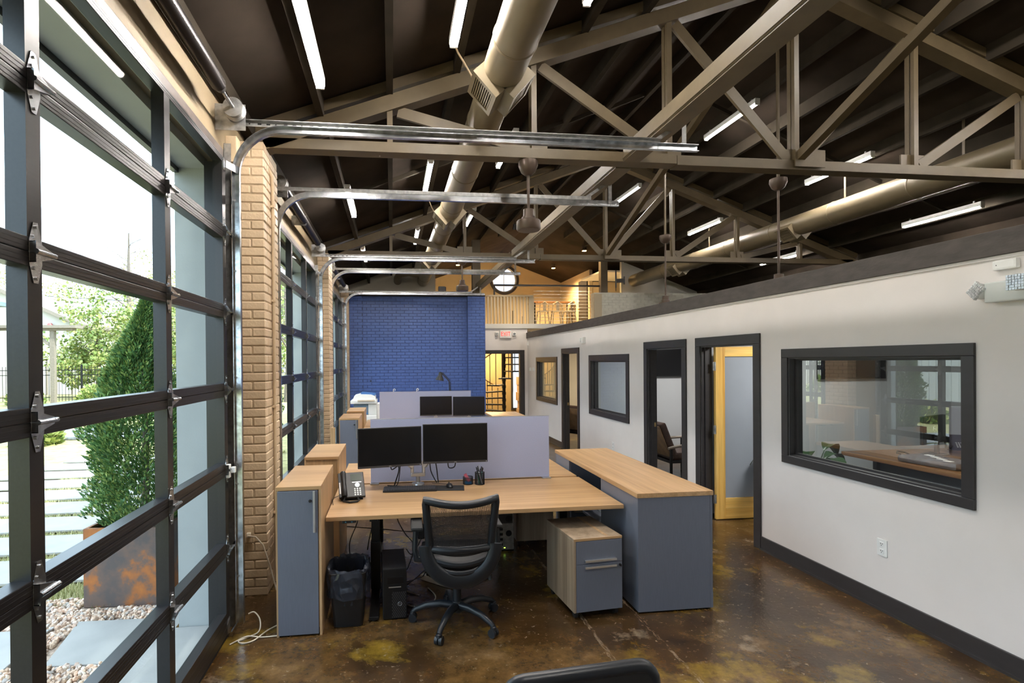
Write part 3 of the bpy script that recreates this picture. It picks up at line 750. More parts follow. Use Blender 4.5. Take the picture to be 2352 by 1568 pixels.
obj('pot', MB().lathe([(.11, 0), (.15, .02), (.18, .34), (.165, .34), (.14, .30), (.02, .30)], 20, (4.55, 5.25, 0)), 'wallwhite', t, smooth=True)
random.seed(11)
for k in range(13):
    a = k*2.4; r = .10+.22*random.random(); z = .66+.20*random.random()
    lf = MB(); n = 7; pts = []
    for i in range(n):
        u = i/(n-1); w = .085*math.sin(PI*min(1, u*.92+.06))
        pts.append((r+.26*u, w, z+.09*math.sin(PI*u)-.10*u*u))
    top = [lf.bm.verts.new((x, w, zz)) for x, w, zz in pts]; mid = [lf.bm.verts.new((x, 0, zz-.014)) for x, w, zz in pts]; bot = [lf.bm.verts.new((x, -w, zz)) for x, w, zz in pts]
    for i in range(n-1):
        lf.bm.faces.new((top[i], top[i+1], mid[i+1], mid[i])); lf.bm.faces.new((mid[i], mid[i+1], bot[i+1], bot[i]))
    lf.tube([(.02, 0, .30), (r*.6, 0, z-.18), (r, 0, z-.01)], .006, 5)
    lf.xf(Matrix.Translation((4.55, 5.25, 0)) @ Matrix.Rotation(a, 4, 'Z'))
    obj('leaf', lf, 'plant', t)
# leather armchairs
def armchair(x, y, rz, lab):
    t = thing('armchair', lab, 'armchair', (x, y, 0), rz)
    L = dict(local=True)
    obj('seat', MB().box((-.26, -.30, .30), (.34, .30, .42), .03), 'leather', t, **L)
    obj('backrest', MB().box((-.06, -.30, 0), (.05, .30, .56), .03).xf(Matrix.Translation((-.20, 0, .36)) @ Matrix.Rotation(-.38, 4, 'Y')), 'leather', t, **L)
    obj('back_panel', MB().box((-.085, -.29, .02), (-.061, .29, .54), .008).xf(Matrix.Translation((-.20, 0, .36)) @ Matrix.Rotation(-.38, 4, 'Y')), 'tanleather', t, **L)
    obj('seat_frame', MB().box((-.30, -.31, .255), (.36, .31, .299), .004), 'blackmet', t, **L)
    for s in (-1, 1):
        obj('armrest', MB().tube([(-.36, .36*s, .50), (-.20, .36*s, .53), (.10, .36*s, .555), (.36, .36*s, .565)], [.02, .024, .022, .018], 10), 'greywood', t, smooth=True, **L)
        obj('leg', MB().box((.28, .345*s-.014, 0), (.315, .345*s+.014, .55)), 'blackmet', t, **L)
        obj('leg', MB().box((-.32, .345*s-.014, 0), (-.285, .345*s+.014, .50)), 'blackmet', t, **L)
        obj('side_rail', MB().box((-.30, .332*s-.012, .262), (.30, .332*s+.012, .295)), 'blackmet', t, **L)
    return t
armchair(4.60, 8.02, 0.02, 'dark brown leather armchair with wooden arms inside the middle doorway')
armchair(4.30, 11.25, 0.5, 'brown leather armchair inside the farthest narrow doorway')

# ================================================================== BLUE BRICK WALL AND EXIT WALL
YBL = 13.0
bw = srootempty('wall_back', (.56, YBL, 0))
obj('core', MB().box((-1.2, YBL, 0), (2.32, YBL+.28, 3.50)), 'bluemortar', bw)
obj('pilaster_core', MB().box((1.885, YBL-.10, 0), (2.322, YBL-.0005, 3.50)), 'bluemortar', bw)
obj('pilaster_core', MB().box((-1.02, YBL-.04, 0), (-.70, YBL-.0005, 3.50)), 'bluemortar', bw)
def brickface(x0, x1, y, z0, z1, seed, L=.205, h=.0735, j=.011, d=.007, depth=.03):
    mb = MB(); random.seed(seed); r = 0; z = z0
    while z+h*.6 < z1:
        zt = min(z+h-j, z1); x = x0-(L/2 if r % 2 else 0)
        while x < x1-.02:
            a, b = max(x, x0), min(x+L-j, x1)
            if b-a > .02:
                dd = d*(.5+random.random())
                vs = [mb.bm.verts.new(p) for p in ((a, y-dd, z), (b, y-dd, z), (b, y-dd, zt), (a, y-dd, zt), (a-.003, y+.001, z-.003), (b+.003, y+.001, z-.003), (b+.003, y+.001, zt+.003), (a-.003, y+.001, zt+.003))]
                mb.bm.faces.new(vs[:4])
                for k in range(4): mb.bm.faces.new((vs[k], vs[(k+1) % 4], vs[4+(k+1) % 4], vs[4+k]))
            x += L
        z += h; r += 1
    return mb
for nm, mbb in (('bricks', brickface(-.70, 1.885, YBL, 0, 3.50, 1)), ('pilaster_bricks', brickface(1.885, 2.322, YBL-.10, 0, 3.50, 2)), ('pilaster_bricks', brickface(-1.02, -.70, YBL-.04, 0, 3.50, 3))):
    o = obj(nm, mbb, 'bluebrick', bw); o['kind'] = 'stuff'
obj('coping', MB().box((-1.2, YBL-.11, 3.501), (2.33, YBL+.28, 3.535)), 'purlin', bw)
obj('vent_hole', MB().cyl((-.52, YBL-.012, 1.42), (-.52, YBL-.004, 1.42), .02, 12), 'black', bw)
# exit wall with the stair doorway
YX = 13.70
ew = srootempty('wall_exit', (3.0, YX, 0))
obj('panel', MB().box((2.33, YX, 2.08), (3.611, YX+.14, 2.745)).box((2.33, YX, 0), (2.44, YX+.14, 2.08)).box((3.42, YX, 0), (3.611, YX+.14, 2.08)), 'wall', ew)
dr = srootempty('door_7', (2.95, YX, 0))
obj('casing', MB().box((2.34, YX-.02, 2.075), (3.53, YX-.0005, 2.175), .003), 'trim', dr)
obj('casing', MB().box((3.415, YX-.02, 0), (3.53, YX-.0005, 2.075), .003), 'trim', dr)
obj('casing', MB().box((2.34, YX-.02, 0), (2.445, YX-.0005, 2.075), .003), 'trim', dr)
obj('jamb', MB().box((3.405, YX, 0), (3.4195, YX+.14, 2.079)).box((2.4405, YX, 0), (2.455, YX+.14, 2.079)), 'trim', dr)
t = thing('exit_sign', 'white exit sign with red lettering between two small lamp heads', 'exit sign', (3.0, YX, 2.6))
obj('housing', MB().box((2.855, YX-.05, 2.495), (3.165, YX-.0005, 2.705), .006), 'white', t)
text('lettering', 'EXIT', .165, 'exitred', (3.01, YX-.052, 2.60), (PI/2, 0, 0), t, .002)
for x in (2.775, 3.245):
    h = obj('lamp_head', MB().box((x-.045, YX-.07, 2.555), (x+.045, YX-.0005, 2.655), .02), 'white', t)
    obj('lens', MB().cyl((x, YX-.074, 2.605), (x, YX-.069, 2.605), .032, 14), 'galv', h)
t = [o for o in COL.objects if o.name == 'lettering'][0]
for v in t.data.vertices: v.co.x *= .78

# stair room
struct('wall_stair_rear', MB().box((1.8, 17.2, 0), (4.02, 17.35, 2.74)).box((4.42, 17.2, 0), (5.0, 17.35, 2.74)).box((4.02, 17.2, 0), (4.42, 17.35, .30)).box((4.02, 17.2, 2.38), (4.42, 17.35, 2.74)), pm('ochre_paint', (.46, .32, .14), .75, var=.05, scale=2))
struct('wall_stair_left', MB().box((1.7, 13.85, 0), (1.8, 17.2, 2.74)), 'wallbeige')
struct('wall_stair_right', MB().box((5.0, 13.85, 0), (5.1, 17.2, 2.74)), 'wallbeige')
w = srootempty('window_4', (4.22, 17.2, .3))
obj('frame', MB().box((3.96, 17.17, .24), (4.03, 17.199, 2.44)), 'trim', w); obj('frame', MB().box((4.41, 17.17, .24), (4.48, 17.199, 2.44)), 'trim', w)
obj('frame', MB().box((4.031, 17.17, .24), (4.409, 17.199, .31)), 'trim', w); obj('frame', MB().box((4.031, 17.17, 2.37), (4.409, 17.199, 2.44)), 'trim', w)
obj('pane', MB().box((4.02, 17.26, .30), (4.42, 17.266, 2.38)), 'glass', w)
st = thing('spiral_staircase', 'dark steel spiral staircase seen through the far doorway', 'staircase', (3.31, 15.3, 0))
obj('pole', MB().cyl((3.31, 15.3, 0), (3.31, 15.3, 2.74), .05, 16), 'stairblk', st, smooth=True)
hr = []
for k in range(1, 14):
    a = math.radians(180+(k-4)*27); z = .2*k; R = .80
    tr = MB(); pts = [(.05*math.cos(a-.6), .05*math.sin(a-.6)), (R*math.cos(a-.25), R*math.sin(a-.25)), (R*math.cos(a), R*math.sin(a)), (R*math.cos(a+.25), R*math.sin(a+.25)), (.05*math.cos(a+.6), .05*math.sin(a+.6))]
    tr.prism([(3.31+x, 15.3+y) for x, y in pts], 'Z', z-.035, z)
    tr.cyl((3.31, 15.3, z-.12), (3.31, 15.3, z-.036), .062, 14)
    o = obj('tread', tr, 'stairblk', st)
    for da in (-.12, .12):
        x, y = 3.31+(R-.02)*math.cos(a+da), 15.3+(R-.02)*math.sin(a+da)
        obj('baluster', MB().cyl((x, y, z), (x, y, z+.90+.2*da/.47), .011, 8), 'stairblk', o)
    for s in range(3):
        aa = a+math.radians(27*s/3); hr.append((3.31+(R-.02)*math.cos(aa), 15.3+(R-.02)*math.sin(aa), z+.92+.2*s/3))
obj('handrail', MB().tube([p for p in hr if p[2] < 2.72], .018, 8), 'brass', st, smooth=True)
for k, (z0, h, dx) in enumerate(((0, .32, 0), (.32, .26, .03), (.58, .28, -.02), (.86, .24, .02), (1.10, .26, 0))):
    b = thing('cardboard_box', ('lowest', 'second', 'third', 'fourth', 'topmost')[k]+' brown cardboard box of the stack by the bright stair room window', 'box', (4.28+dx, 16.75, z0), group='cardboard boxes stacked in the stair room')
    obj('carton', MB().box((4.08+dx, 16.55, z0+.001), (4.48+dx, 16.95, z0+h-.002), .004), 'cardboard', b)
    obj('tape', MB().box((4.26+dx, 16.548, z0+h-.07), (4.30+dx, 16.5495, z0+h-.003)), 'tanleather', b)
# ================================================================== LOFT
struct('floor_loft', MB().box((1.6, YX-.0, 2.75), (XR, YE, 2.86)), 'wallwhite')
struct('trim_7', MB().box((2.335, YX-.05, 2.748), (5.45, YX-.001, 2.875), .004), 'wallwhite')
struct('floor_loft_left', MB().box((-1.2, YBL+.281, 3.35), (1.6, YE, 3.46)), 'wallwhite')
# gable wall with a round opening
cx, cz, rw = 4.15, 4.88, .47
mb = MB()
def poly(*p): mb.prism(list(p), 'Y', YE, YE+.2)
poly((-1.5, 2.7), (3.35, 2.7), (3.35, deckz(3.35)+.02), (-1.5, deckz(-1.5)+.02))
poly((4.95, 2.7), (9.05, 2.7), (9.05, deckz(9.05)+.02), (4.95, deckz(4.95)+.02))
poly((3.35, 2.7), (4.95, 2.7), (4.95, 4.08), (3.35, 4.08))
poly((3.35, 5.60), (4.95, 5.60), (4.95, deckz(4.95)+.3), (3.82, deckz(3.82)+.1), (3.35, deckz(3.35)+.02))
n = 48
def sq(a):
    c, s = math.cos(a), math.sin(a); k = 1/max(abs(c)/.8, abs(s)/(.80 if s < 0 else .72)); return (cx+c*k, cz+s*k)
for i in range(n):
    a, b = 2*PI*i/n, 2*PI*(i+1)/n
    mb.prism([(cx+rw*math.cos(a), cz+rw*math.sin(a)), sq(a), sq(b), (cx+rw*math.cos(b), cz+rw*math.sin(b))], 'Y', YE, YE+.2)
struct('wall_gable', mb, 'wallbeige')
w = srootempty('window_5', (cx, YE, cz))
obj('frame', MB().lathe([(rw-.02, -.04), (rw+.085, -.04), (rw+.085, -.002), (rw-.02, -.002)], 48, (cx, YE, cz), 'Y'), 'trim', w, smooth=30)
ring = MB(); 
for y0, y1, r0, r1 in ((YE+.03, YE+.09, rw-.055, rw-.001),):
    for i in range(n):
        a, b = 2*PI*i/n, 2*PI*(i+1)/n
        ring.prism([(cx+r0*math.cos(a), cz+r0*math.sin(a)), (cx+r1*math.cos(a), cz+r1*math.sin(a)), (cx+r1*math.cos(b), cz+r1*math.sin(b)), (cx+r0*math.cos(b), cz+r0*math.sin(b))], 'Y', y0, y1)
obj('sash', ring, 'white', w)
bpy.data.objects.remove([o for o in w.children if o.name.startswith('frame')][0])
ring = MB()
for i in range(n):
    a, b = 2*PI*i/n, 2*PI*(i+1)/n; r0, r1 = rw-.01, rw+.08
    ring.prism([(cx+r0*math.cos(a), cz+r0*math.sin(a)), (cx+r1*math.cos(a), cz+r1*math.sin(a)), (cx+r1*math.cos(b), cz+r1*math.sin(b)), (cx+r0*math.cos(b), cz+r0*math.sin(b))], 'Y', YE-.05, YE-.001)
obj('frame', ring, 'trim', w)
obj('pane', MB().lathe([(rw-.05, .055), (rw-.05, .061)], 48, (cx, YE, cz), 'Y'), 'roundglass', w)
obj('muntin', MB().box((cx-.012, YE+.045, cz-rw+.05), (cx+.012, YE+.075, cz+rw-.05)), 'white', w)
# partition at the left, white wall and painted brick parapet at the right
struct('wall_loft_left', MB().prism([(-1.2, 3.47), (1.17, 3.47), (1.17, deckz(1.17)), (-1.2, deckz(-1.2))], 'Y', 13.95, 14.05), pm('stone_paint', (.44, .40, .32), .75, var=.04, scale=2))
struct('wall_loft_right', MB().prism([(6.55, 2.87), (XR-.001, 2.87), (XR-.001, deckz(XR)), (6.55, deckz(6.55))], 'Y', 14.3, 14.4), 'wallwhite')
struct('wall_loft_side', MB().prism([(16.1, 2.87), (YE-.001, 2.87), (YE-.001, deckz(6.35)), (16.1, deckz(6.35))], 'X', 6.3, 6.4), 'wallbeige')
struct('wall_loft_room', MB().box((6.41, 16.1, 2.87), (XR-.001, 16.2, 4.40)), 'wallbeige')
struct('ceiling_loft_room', MB().box((6.0, 14.41, 4.42), (XR-.001, 16.1, 4.47)), 'wallwhite')
pw = srootempty('wall_parapet', (7.1, 13.6, 2.64))
obj('core', MB().box((5.45, 13.60, 2.64), (XR-.001, 13.84, 3.715)), 'whitebrick', pw)
o = obj('bricks', brickface(5.45, XR-.002, 13.60, 2.64, 3.715, 5), 'whitebrick', pw); o['kind'] = 'stuff'
obj('end_panel', MB().box((5.445, 13.58, 2.88), (5.66, 13.598, 3.68)), 'wallbeige', pw)
ld = srootempty('door_8', (6.3, 16.6, 2.87))
obj('slab', MB().box((6.265, 16.25, 2.88), (6.299, 17.0, 4.52)), 'trim', ld); obj('knob', MB().sphere((6.245, 16.93, 3.6), .03), 'brass', ld)
# posts
single('loft_post', MB().box((5.69, 13.70, 3.72), (5.88, 13.86, deckz(5.8)-.165)), 'truss', 'dark olive square post standing on the white brick parapet', 'post', (5.78, 13.78, 3.72))
single('roof_post', MB().box((2.02, 12.93, 3.536), (2.22, 13.12, deckz(2.1)-.165)), 'truss', 'dark olive square post on top of the blue brick wall', 'post', (2.12, 13.02, 3.536))
single('wall_speaker', MB().box((1.17, 13.00, 3.536), (1.33, 13.10, 3.76), .004).box((1.335, 13.00, 3.54), (1.36, 13.10, 3.75), .004), 'black', 'small black panel standing on the ledge of the blue wall', 'speaker', (1.25, 13.05, 3.536))
# cable rail
t = thing('cable_railing', 'dark loft handrail with thin steel cables below it', 'railing', (4.2, 13.8, 2.86))
obj('handrail', MB().box((2.72, 13.77, 3.895), (5.689, 13.83, 3.945), .006), 'trim', t)
for k in range(10): obj('cable', MB().cyl((3.82, 13.8, 2.97+.089*k), (5.46, 13.8, 2.97+.089*k), .006, 6), 'alu', t)
obj('post', MB().box((2.72, 13.775, 2.872), (2.76, 13.825, 3.894)), 'trim', t)
t = thing('stair_guard', 'beige slatted stair guard at the edge of the loft', 'railing', (3.15, 13.75, 2.87))
obj('top_rail', MB().box((2.42, 13.68, 3.60), (3.79, 13.76, 3.645), .004), 'wallbeige', t)
for k in range(14): obj('slat', MB().box((2.44+.088*k, 13.69, 2.876), (2.485+.088*k, 13.73, 3.60)), 'wallbeige', t)
obj('end_post', MB().box((3.66, 13.68, 2.876), (3.80, 13.76, 3.60)), 'wallbeige', t)
for x in (2.96, 3.03): obj('newel', MB().box((x, 14.0, 2.862), (x+.035, 14.04, 3.56)), 'stairblk', t)
for k in range(5): obj('picket', MB().box((2.62+.09*k, 14.2, 2.862), (2.645+.09*k, 14.22, 3.22)), 'stairblk', t)
# bar table with three stools
t = thing('bar_table', 'dark wooden bar height table in the loft against the ochre wall', 'table', (5.45, 17.6, 2.86))
obj('tabletop', MB().box((4.75, 17.3, 3.86), (6.25, 17.9, 3.90), .004), 'butcher', t)
for x in (4.85, 6.15):
    for y in (17.36, 17.84): obj('leg', MB().box((x-.02, y-.02, 2.861), (x+.02, y+.02, 3.859)), 'blackmet', t)
def stool(x, y, rz, lab, f=[None]):
    if f[0] is not None: return dup(f[0], (x, y, 2.861), rz, lab)
    t = thing('bar_stool', lab, 'bar stool', (x, y, 2.861), rz); f[0] = t; L = dict(local=True)
    obj('seat', MB().box((-.16, -.16, .64), (.16, .16, .67), .01), 'galvdull', t, **L)
    for sx in (-1, 1):
        for sy in (-1, 1): obj('leg', MB().beam((.20*sx, .20*sy, 0), (.13*sx, .13*sy, .64), .03, .03), 'galvdull', t, **L)
    obj('footrest', MB().box((-.17, -.185, .2), (.17, -.165, .22)).box((-.17, .165, .2), (.17, .185, .22)).box((-.185, -.17, .2), (-.165, .17, .22)).box((.165, -.17, .2), (.185, .17, .22)), 'galvdull', t, **L)
    obj('backrest', MB().tube([(-.16, -.13, .66), (-.15, -.17, .88), (0, -.19, .97), (.15, -.17, .88), (.16, -.13, .66)], .014, 8).box((-.05, -.185, .67), (.05, -.175, .95)), 'galvdull', t, **L)
    return t
stool(5.0, 16.95, .1, 'metal bar stool at the loft table, next to the stair guard'); stool(5.45, 16.85, -.1, 'metal bar stool with tall back in the middle of the loft table'); stool(5.92, 16.95, .2, 'metal bar stool at the loft table end nearest the dark loft door')
t = thing('television', 'television on a swing arm in the loft, seen edge on', 'television', (6.25, 14.0, 4.1), 1.15)
obj('housing', MB().box((-.38, -.02, -.24), (.38, .02, .24), .006), 'black', t, local=True)
obj('swing_arm', MB().box((-.05, -.20, -.05), (.05, -.02, .05)).box((-.1, -.24, -.1), (.1, -.20, .1)), 'black', t, local=True)
for i, (x, y, lab) in enumerate(((5.45, 14.3, 'warm glowing downlight above the loft rail, nearest'), (5.43, 17.1, 'warm glowing downlight deep in the loft above the bar table'), (2.12, 16.6, 'warm glowing downlight behind the post of the blue wall'))):
    z = deckz(x)
    t = thing('downlight', lab, 'ceiling lamp', (x, y, z))
    obj('can', MB().lathe([(.06, z-.13), (.07, z-.13), (.07, z), (.02, z)], 16, (x, y, 0)), 'fanbrown', t, smooth=True)
    obj('lens', MB().lathe([(.056, z-.140), (.058, z-.131)], 16, (x, y, 0)), 'warmlamp', t)
t = thing('downlight', 'small recessed lamp in the white ceiling of the loft room', 'ceiling lamp', (6.54, 15.5, 4.42))
obj('trim_ring', MB().lathe([(.05, 4.412), (.075, 4.412), (.075, 4.4195), (.05, 4.4195)], 16, (6.54, 15.5, 0)), 'white', t)
obj('lens', MB().lathe([(.05, 4.409), (.05, 4.4115)], 16, (6.54, 15.5, 0)), 'warmlamp', t)
# ================================================================== GARAGE DOORS, TRACKS, SPRINGS
XD = -1.131
SEAM = [.030, .611, 1.155, 1.699, 2.238, 2.780, 3.292]
STL = [(.880, .948), (1.788, 1.857), (2.800, 2.867), (3.706, 3.773)]
def hinge_mesh(end=False):
    mb = MB()
    mb.prism([(-.011, .097), (.011, .097), (.031, .036), (.031, -.036), (.011, -.097), (-.011, -.097), (-.031, -.036), (-.031, .036)], 'X', .0005, .0035)
    mb.prism([(-.030, .034), (.052, .010), (.052, -.012), (-.030, -.034)], 'X', .020, .023)
    mb.prism([(-.030, .034), (-.027, .034), (-.027, -.034), (-.030, -.034)], 'X', .003, .021)
    mb.prism([(-.030, .034), (.052, .010), (.052, .007), (-.030, .031)], 'X', .003, .021)
    mb.prism([(-.030, -.034), (.052, -.012), (.052, -.009), (-.030, -.031)], 'X', .003, .021)
    mb.cyl((.026, -.034, 0), (.026, .060, 0), .0085, 10)
    for y, z in ((0, .082), (0, -.082), (-.012, .05), (-.012, -.05)): mb.cyl((.003, y, z), (.009, y, z), .0055, 6)
    if end:
        mb.cyl((.03, 0, 0), (.03, .125, 0), .005, 8).cyl((.03, .100, 0), (.03, .122, 0), .021, 14)
    return mb
def section_mesh(z0, z1, bot, top):
    mb = MB()
    x0, x1 = XD-.062, XD
    rb = .150 if bot else .0465; rt = .040 if top else .0465
    y0, y1 = STL[0][0], STL[-1][1]
    mb.box((x0, y0, z0+.001), (x1, y1, z0+rb), .003); mb.box((x0, y0, z1-rt), (x1, y1, z1-.001), .003)
    for k in (.35, .68):
        mb.box((x1, y0, z0+rb*k-.001), (x1+.0012, y1, z0+rb*k+.001)); mb.box((x1, y0, z1-rt*k-.001), (x1+.0012, y1, z1-rt*k+.001))
    for a, b in STL: mb.box((x0, a, z0+rb), (x1, b, z1-rt), .0)
    return mb, rb, rt
_door = None
def garage_door(n, d):
    global _door
    if _door is not None:
        r = dup(_door, (XD, 2.33+d, 0)); r.name = 'door_%d' % n; return r
    t = srootempty('door_%d' % n, (XD, 2.33, 0))
    for i in range(6):
        z0, z1 = SEAM[i], SEAM[i+1]
        m, rb, rt = section_mesh(z0, z1, i == 0, i == 5)
        s = obj('section', m, 'steel', t)
        for a, b in zip(STL, STL[1:]):
            obj('pane', MB().box((XD-.052, a[1]-.006, z0+rb-.006), (XD-.046, b[0]+.006, z1-rt+.006)), 'doorglass', s)
    for i in range(1, 6):
        for j, (a, b) in enumerate(STL):
            e = j in (0, 3)
            mm = hinge_mesh(e)
            if j == 0: mm.xf(Matrix.Scale(-1, 4, (0, 1, 0)))
            mm.xf(Matrix.Translation((XD, (a+b)/2, SEAM[i])))
            obj('hinge', mm, 'galv', t)
    obj('bottom_bracket', MB().prism([(3.715, .03), (3.772, .03), (3.772, .13), (3.715, .10)], 'X', XD+.001, XD+.004).cyl((XD+.03, 3.70, .055), (XD+.03, 3.86, .055), .006, 8), 'galv', t)
    obj('weather_seal', MB().box((XD-.06, STL[0][0], .002), (XD-.005, STL[-1][1], .0295), .004), 'blackrub', t)
    obj('top_bracket', MB().box((XD+.001, 3.712, 3.20), (XD+.005, 3.768, 3.28)).beam((XD+.01, 3.76, 3.25), (XD+.07, 3.84, 3.235), .006, .05), 'galv', t)
    _door = t; return t
for i, d in enumerate(DOFF): garage_door(i+1, d)

CPROF = [(-.026, 0), (-.026, .034), (.026, .034), (.026, 0), (.0225, 0), (.0225, .0305), (-.0225, .0305), (-.0225, 0)]
def track_path(z, x1):
    R = .33; xt = -1.075; pts = [(xt, 0, .05), (xt, 0, 1.5), (xt, 0, z-R)]
    for k in range(1, 10):
        a = PI/2*k/10; pts.append((xt+R-R*math.cos(a), 0, z-R+R*math.sin(a)))
    pts += [(xt+R, 0, z), (.5, 0, z), (x1, 0, z)]
    return pts
def track(y, z, x1, flip, lab):
    t = thing('door_track', lab, 'door track', (-1.075, y, 0))
    pr = [(a, -b) for a, b in CPROF] if flip else CPROF
    obj('track_rail', MB().sweep(pr, [(px, y, pz) for px, _, pz in track_path(z, x1)], (0, 1, 0)), 'galv', t, smooth=30)
    s = -1 if flip else 1
    yb = y+s*.037
    an = MB(); an.box((-1.195, yb, z+.027), (x1-.3, yb+s*.003, z+.062)).box((-1.195, yb-s*.030 if s > 0 else yb, z+.060), (x1-.3, yb if s > 0 else yb+.030, z+.063))
    o = obj('angle_bar', an, 'galvdull', t)
    sl = MB()
    for k in range(16):
        xx = -1.17+.06*k
        if k % 3: sl.box((xx, y+s*.0355, z+.038), (xx+.026, y+s*.0365, z+.048))
        else: sl.box((xx, y+s*.0355, z+.039), (xx+.009, y+s*.0365, z+.048))
    q = obj('slots', sl, 'black', o); q['kind'] = 'stuff'
    va = MB().box((-1.164, y+s*.040, .02), (-1.161, y+s*.085, z-.10)).box((-1.164, y+s*.040, .02), (-1.115, y+s*.043, z-.10))
    obj('jamb_angle', va, 'galvdull', t)
    for zz in (.35, 1.0, 1.75, 2.5, 3.0): obj('track_bracket', MB().box((-1.160, y+s*.036, zz), (-1.06, y+s*.0395, zz+.06)).cyl((-1.09, y+s*.028, zz+.03), (-1.09, y+s*.034, zz+.03), .008, 8), 'galvdull', t)
    xe = x1-.10
    obj('hanger', MB().box((xe-.018, yb+s*.004, z-.01), (xe+.018, yb+s*.007, z+.24)).beam((xe-.25, yb+s*.008, z+.05), (xe, yb+s*.008, z+.22), .003, .03), 'galvdull', t)
    return t
track(3.815, 3.53, 2.39, False, 'galvanised overhead door track nearest the viewer, the longest curved one')
track(5.165, 3.49, 2.33, True, 'second galvanised door track, curving in just past the first brick pillar')
track(8.185, 3.48, 2.30, False, 'third galvanised door track, in front of the second brick pillar')
track(9.68, 3.53, 2.42, True, 'fourth galvanised door track, just past the second brick pillar')
track(12.45, 3.50, 2.24, False, 'farthest galvanised door track, crossing the top of the blue wall')
def torsion(d, lab):
    x, z = -1.055, 3.615
    t = thing('torsion_spring', lab, 'door spring', (x, 2.3+d, z))
    obj('shaft', MB().cyl((x, .75+d, z), (x, 3.90+d, z), .0125, 10), 'galv', t, smooth=True)
    pts = [(.046, .95+d), ]
    prof = [(.03, .93+d)]
    k = .95+d
    while k < 3.40+d: prof += [(.047, k), (.043, k+.012)]; k += .024
    prof += [(.038, 3.43+d), (.03, 3.46+d)]
    obj('spring_coil', MB().lathe(prof, 16, (x, 0, z), 'Y'), 'spring', t, smooth=60)
    for y in (3.74+d, .86+d):
        obj('cable_drum', MB().lathe([(.03, y-.05), (.066, y-.045), (.066, y-.038), (.052, y-.03), (.052, y+.01), (.070, y+.02), (.070, y+.03), (.02, y+.03)], 24, (x, 0, z), 'Y'), 'galvdull', t, smooth=40)
        obj('bearing_plate', MB().box((-1.198, y+.045, z-.12), (x+.06, y+.049, z+.06)), 'galvdull', t)
    obj('center_bracket', MB().box((-1.198, 2.2+d, z-.06), (x+.03, 2.206+d, z+.06)), 'galvdull', t)
    return t
for d, lab in zip(DOFF, ('black torsion spring on a shaft above the nearest garage door', 'black torsion spring above the middle garage door', 'black torsion spring above the farthest garage door')): torsion(d, lab)

# ================================================================== BRICK PILLARS
def brick_mesh(dx, dy, dz):
    mb = MB(); r = bmesh.ops.create_cube(mb.bm, size=1.0)['verts']
    for v in r: v.co = Vector((v.co.x*dx, v.co.y*dy, v.co.z*dz))
    bmesh.ops.bevel(mb.bm, geom=mb.bm.edges[:], offset=.007, segments=1, affect='EDGES')
    me = bpy.data.meshes.new('brick'); mb.bm.to_mesh(me); mb.bm.free(); me.materials.append(M['brick']); return me
BM = {}
def pillar(y0, lab):
    t = thing('brick_pillar', lab, 'pillar', (-1.11, y0+.25, 0))
    H = .0722; n = 50
    obj('mortar_core', MB().box((-1.1995, y0+.006, 0), (-1.022, y0+.505, n*H)), 'mortar', t)
    random.seed(int(y0*10))
    for k in range(n):
        z = k*H+.032+.002
        if k % 2 == 0: L = [(-1.199, -1.015, 0, .10), (-1.115, -1.015, .108, .300), (-1.115, -1.015, .308, .510)]
        else: L = [(-1.199, -1.124, 0, .10), (-1.115, -1.015, 0, .195), (-1.115, -1.015, .203, .400), (-1.115, -1.015, .408, .510)]
        for a, b, c, d in L:
            key = (round(b-a, 3), round(d-c, 3))
            if key not in BM: BM[key] = brick_mesh(b-a, d-c, .0655)
            o = bpy.data.objects.new('brick', BM[key]); COL.objects.link(o); o.parent = t
            j = lambda s: (random.random()-.5)*s
            o.location = Vector(((a+b)/2+j(.003), y0+(c+d)/2+j(.003), z)) - t.location
            o.rotation_euler = (j(.01), j(.01), j(.012))
    obj('top_cap', MB().box((-1.199, y0+.005, n*H+.0005), (-1.02, y0+.50, 3.668)), 'tan', t)
    return t
pillar(4.385, 'tan painted brick pillar nearest the viewer, beside the first garage door')
pillar(8.745, 'tan painted brick pillar between the middle and the farthest garage door')
t = srootempty('wall_left_end', (-1.1, 12.8, 0))
obj('core', MB().box((-1.1995, 12.74, 0), (-1.022, 12.955, 3.66)), 'tan', t)
o = obj('bricks', brickface(-1.199, -1.02, 12.735, 0, 3.66, 9, .2, .0722), 'brick', t); o['kind'] = 'stuff'
# conduits, box, small fittings by the first pillar
t = thing('conduit', 'tan painted conduit running up the side of the nearest brick pillar', 'pipe', (-1.0, 4.62, 0))
obj('pipe', MB().tube([(-.998, 4.62, .02), (-.998, 4.62, 3.36), (-.998, 4.60, 3.46), (-1.03, 4.55, 3.53)], .0145, 10), 'tan', t, smooth=True)
for z in (.6, 1.5, 2.4, 3.2): obj('strap', MB().box((-1.014, 4.595, z), (-.981, 4.645, z+.02), .003), 'tan', t)
t = thing('junction_box', 'tan painted junction box with conduit beside the nearest door track', 'box', (-1.16, 4.06, 3.44))
obj('box_body', MB().box((-1.199, 4.01, 3.36), (-1.12, 4.11, 3.55), .004), 'tan', t)
obj('pipe', MB().cyl((-1.165, 4.06, .02), (-1.165, 4.06, 3.36), .0145, 10), 'tan', t, smooth=True)
t = thing('outlet', 'cream wall outlet with a plug on the nearest brick pillar front', 'outlet', (-1.15, 4.38, .50))
obj('plate', MB().box((-1.185, 4.362, .44), (-1.115, 4.3715, .56), .002), 'tan', t)
obj('plug', MB().box((-1.165, 4.325, .49), (-1.135, 4.362, .525), .006), 'whitecable', t)
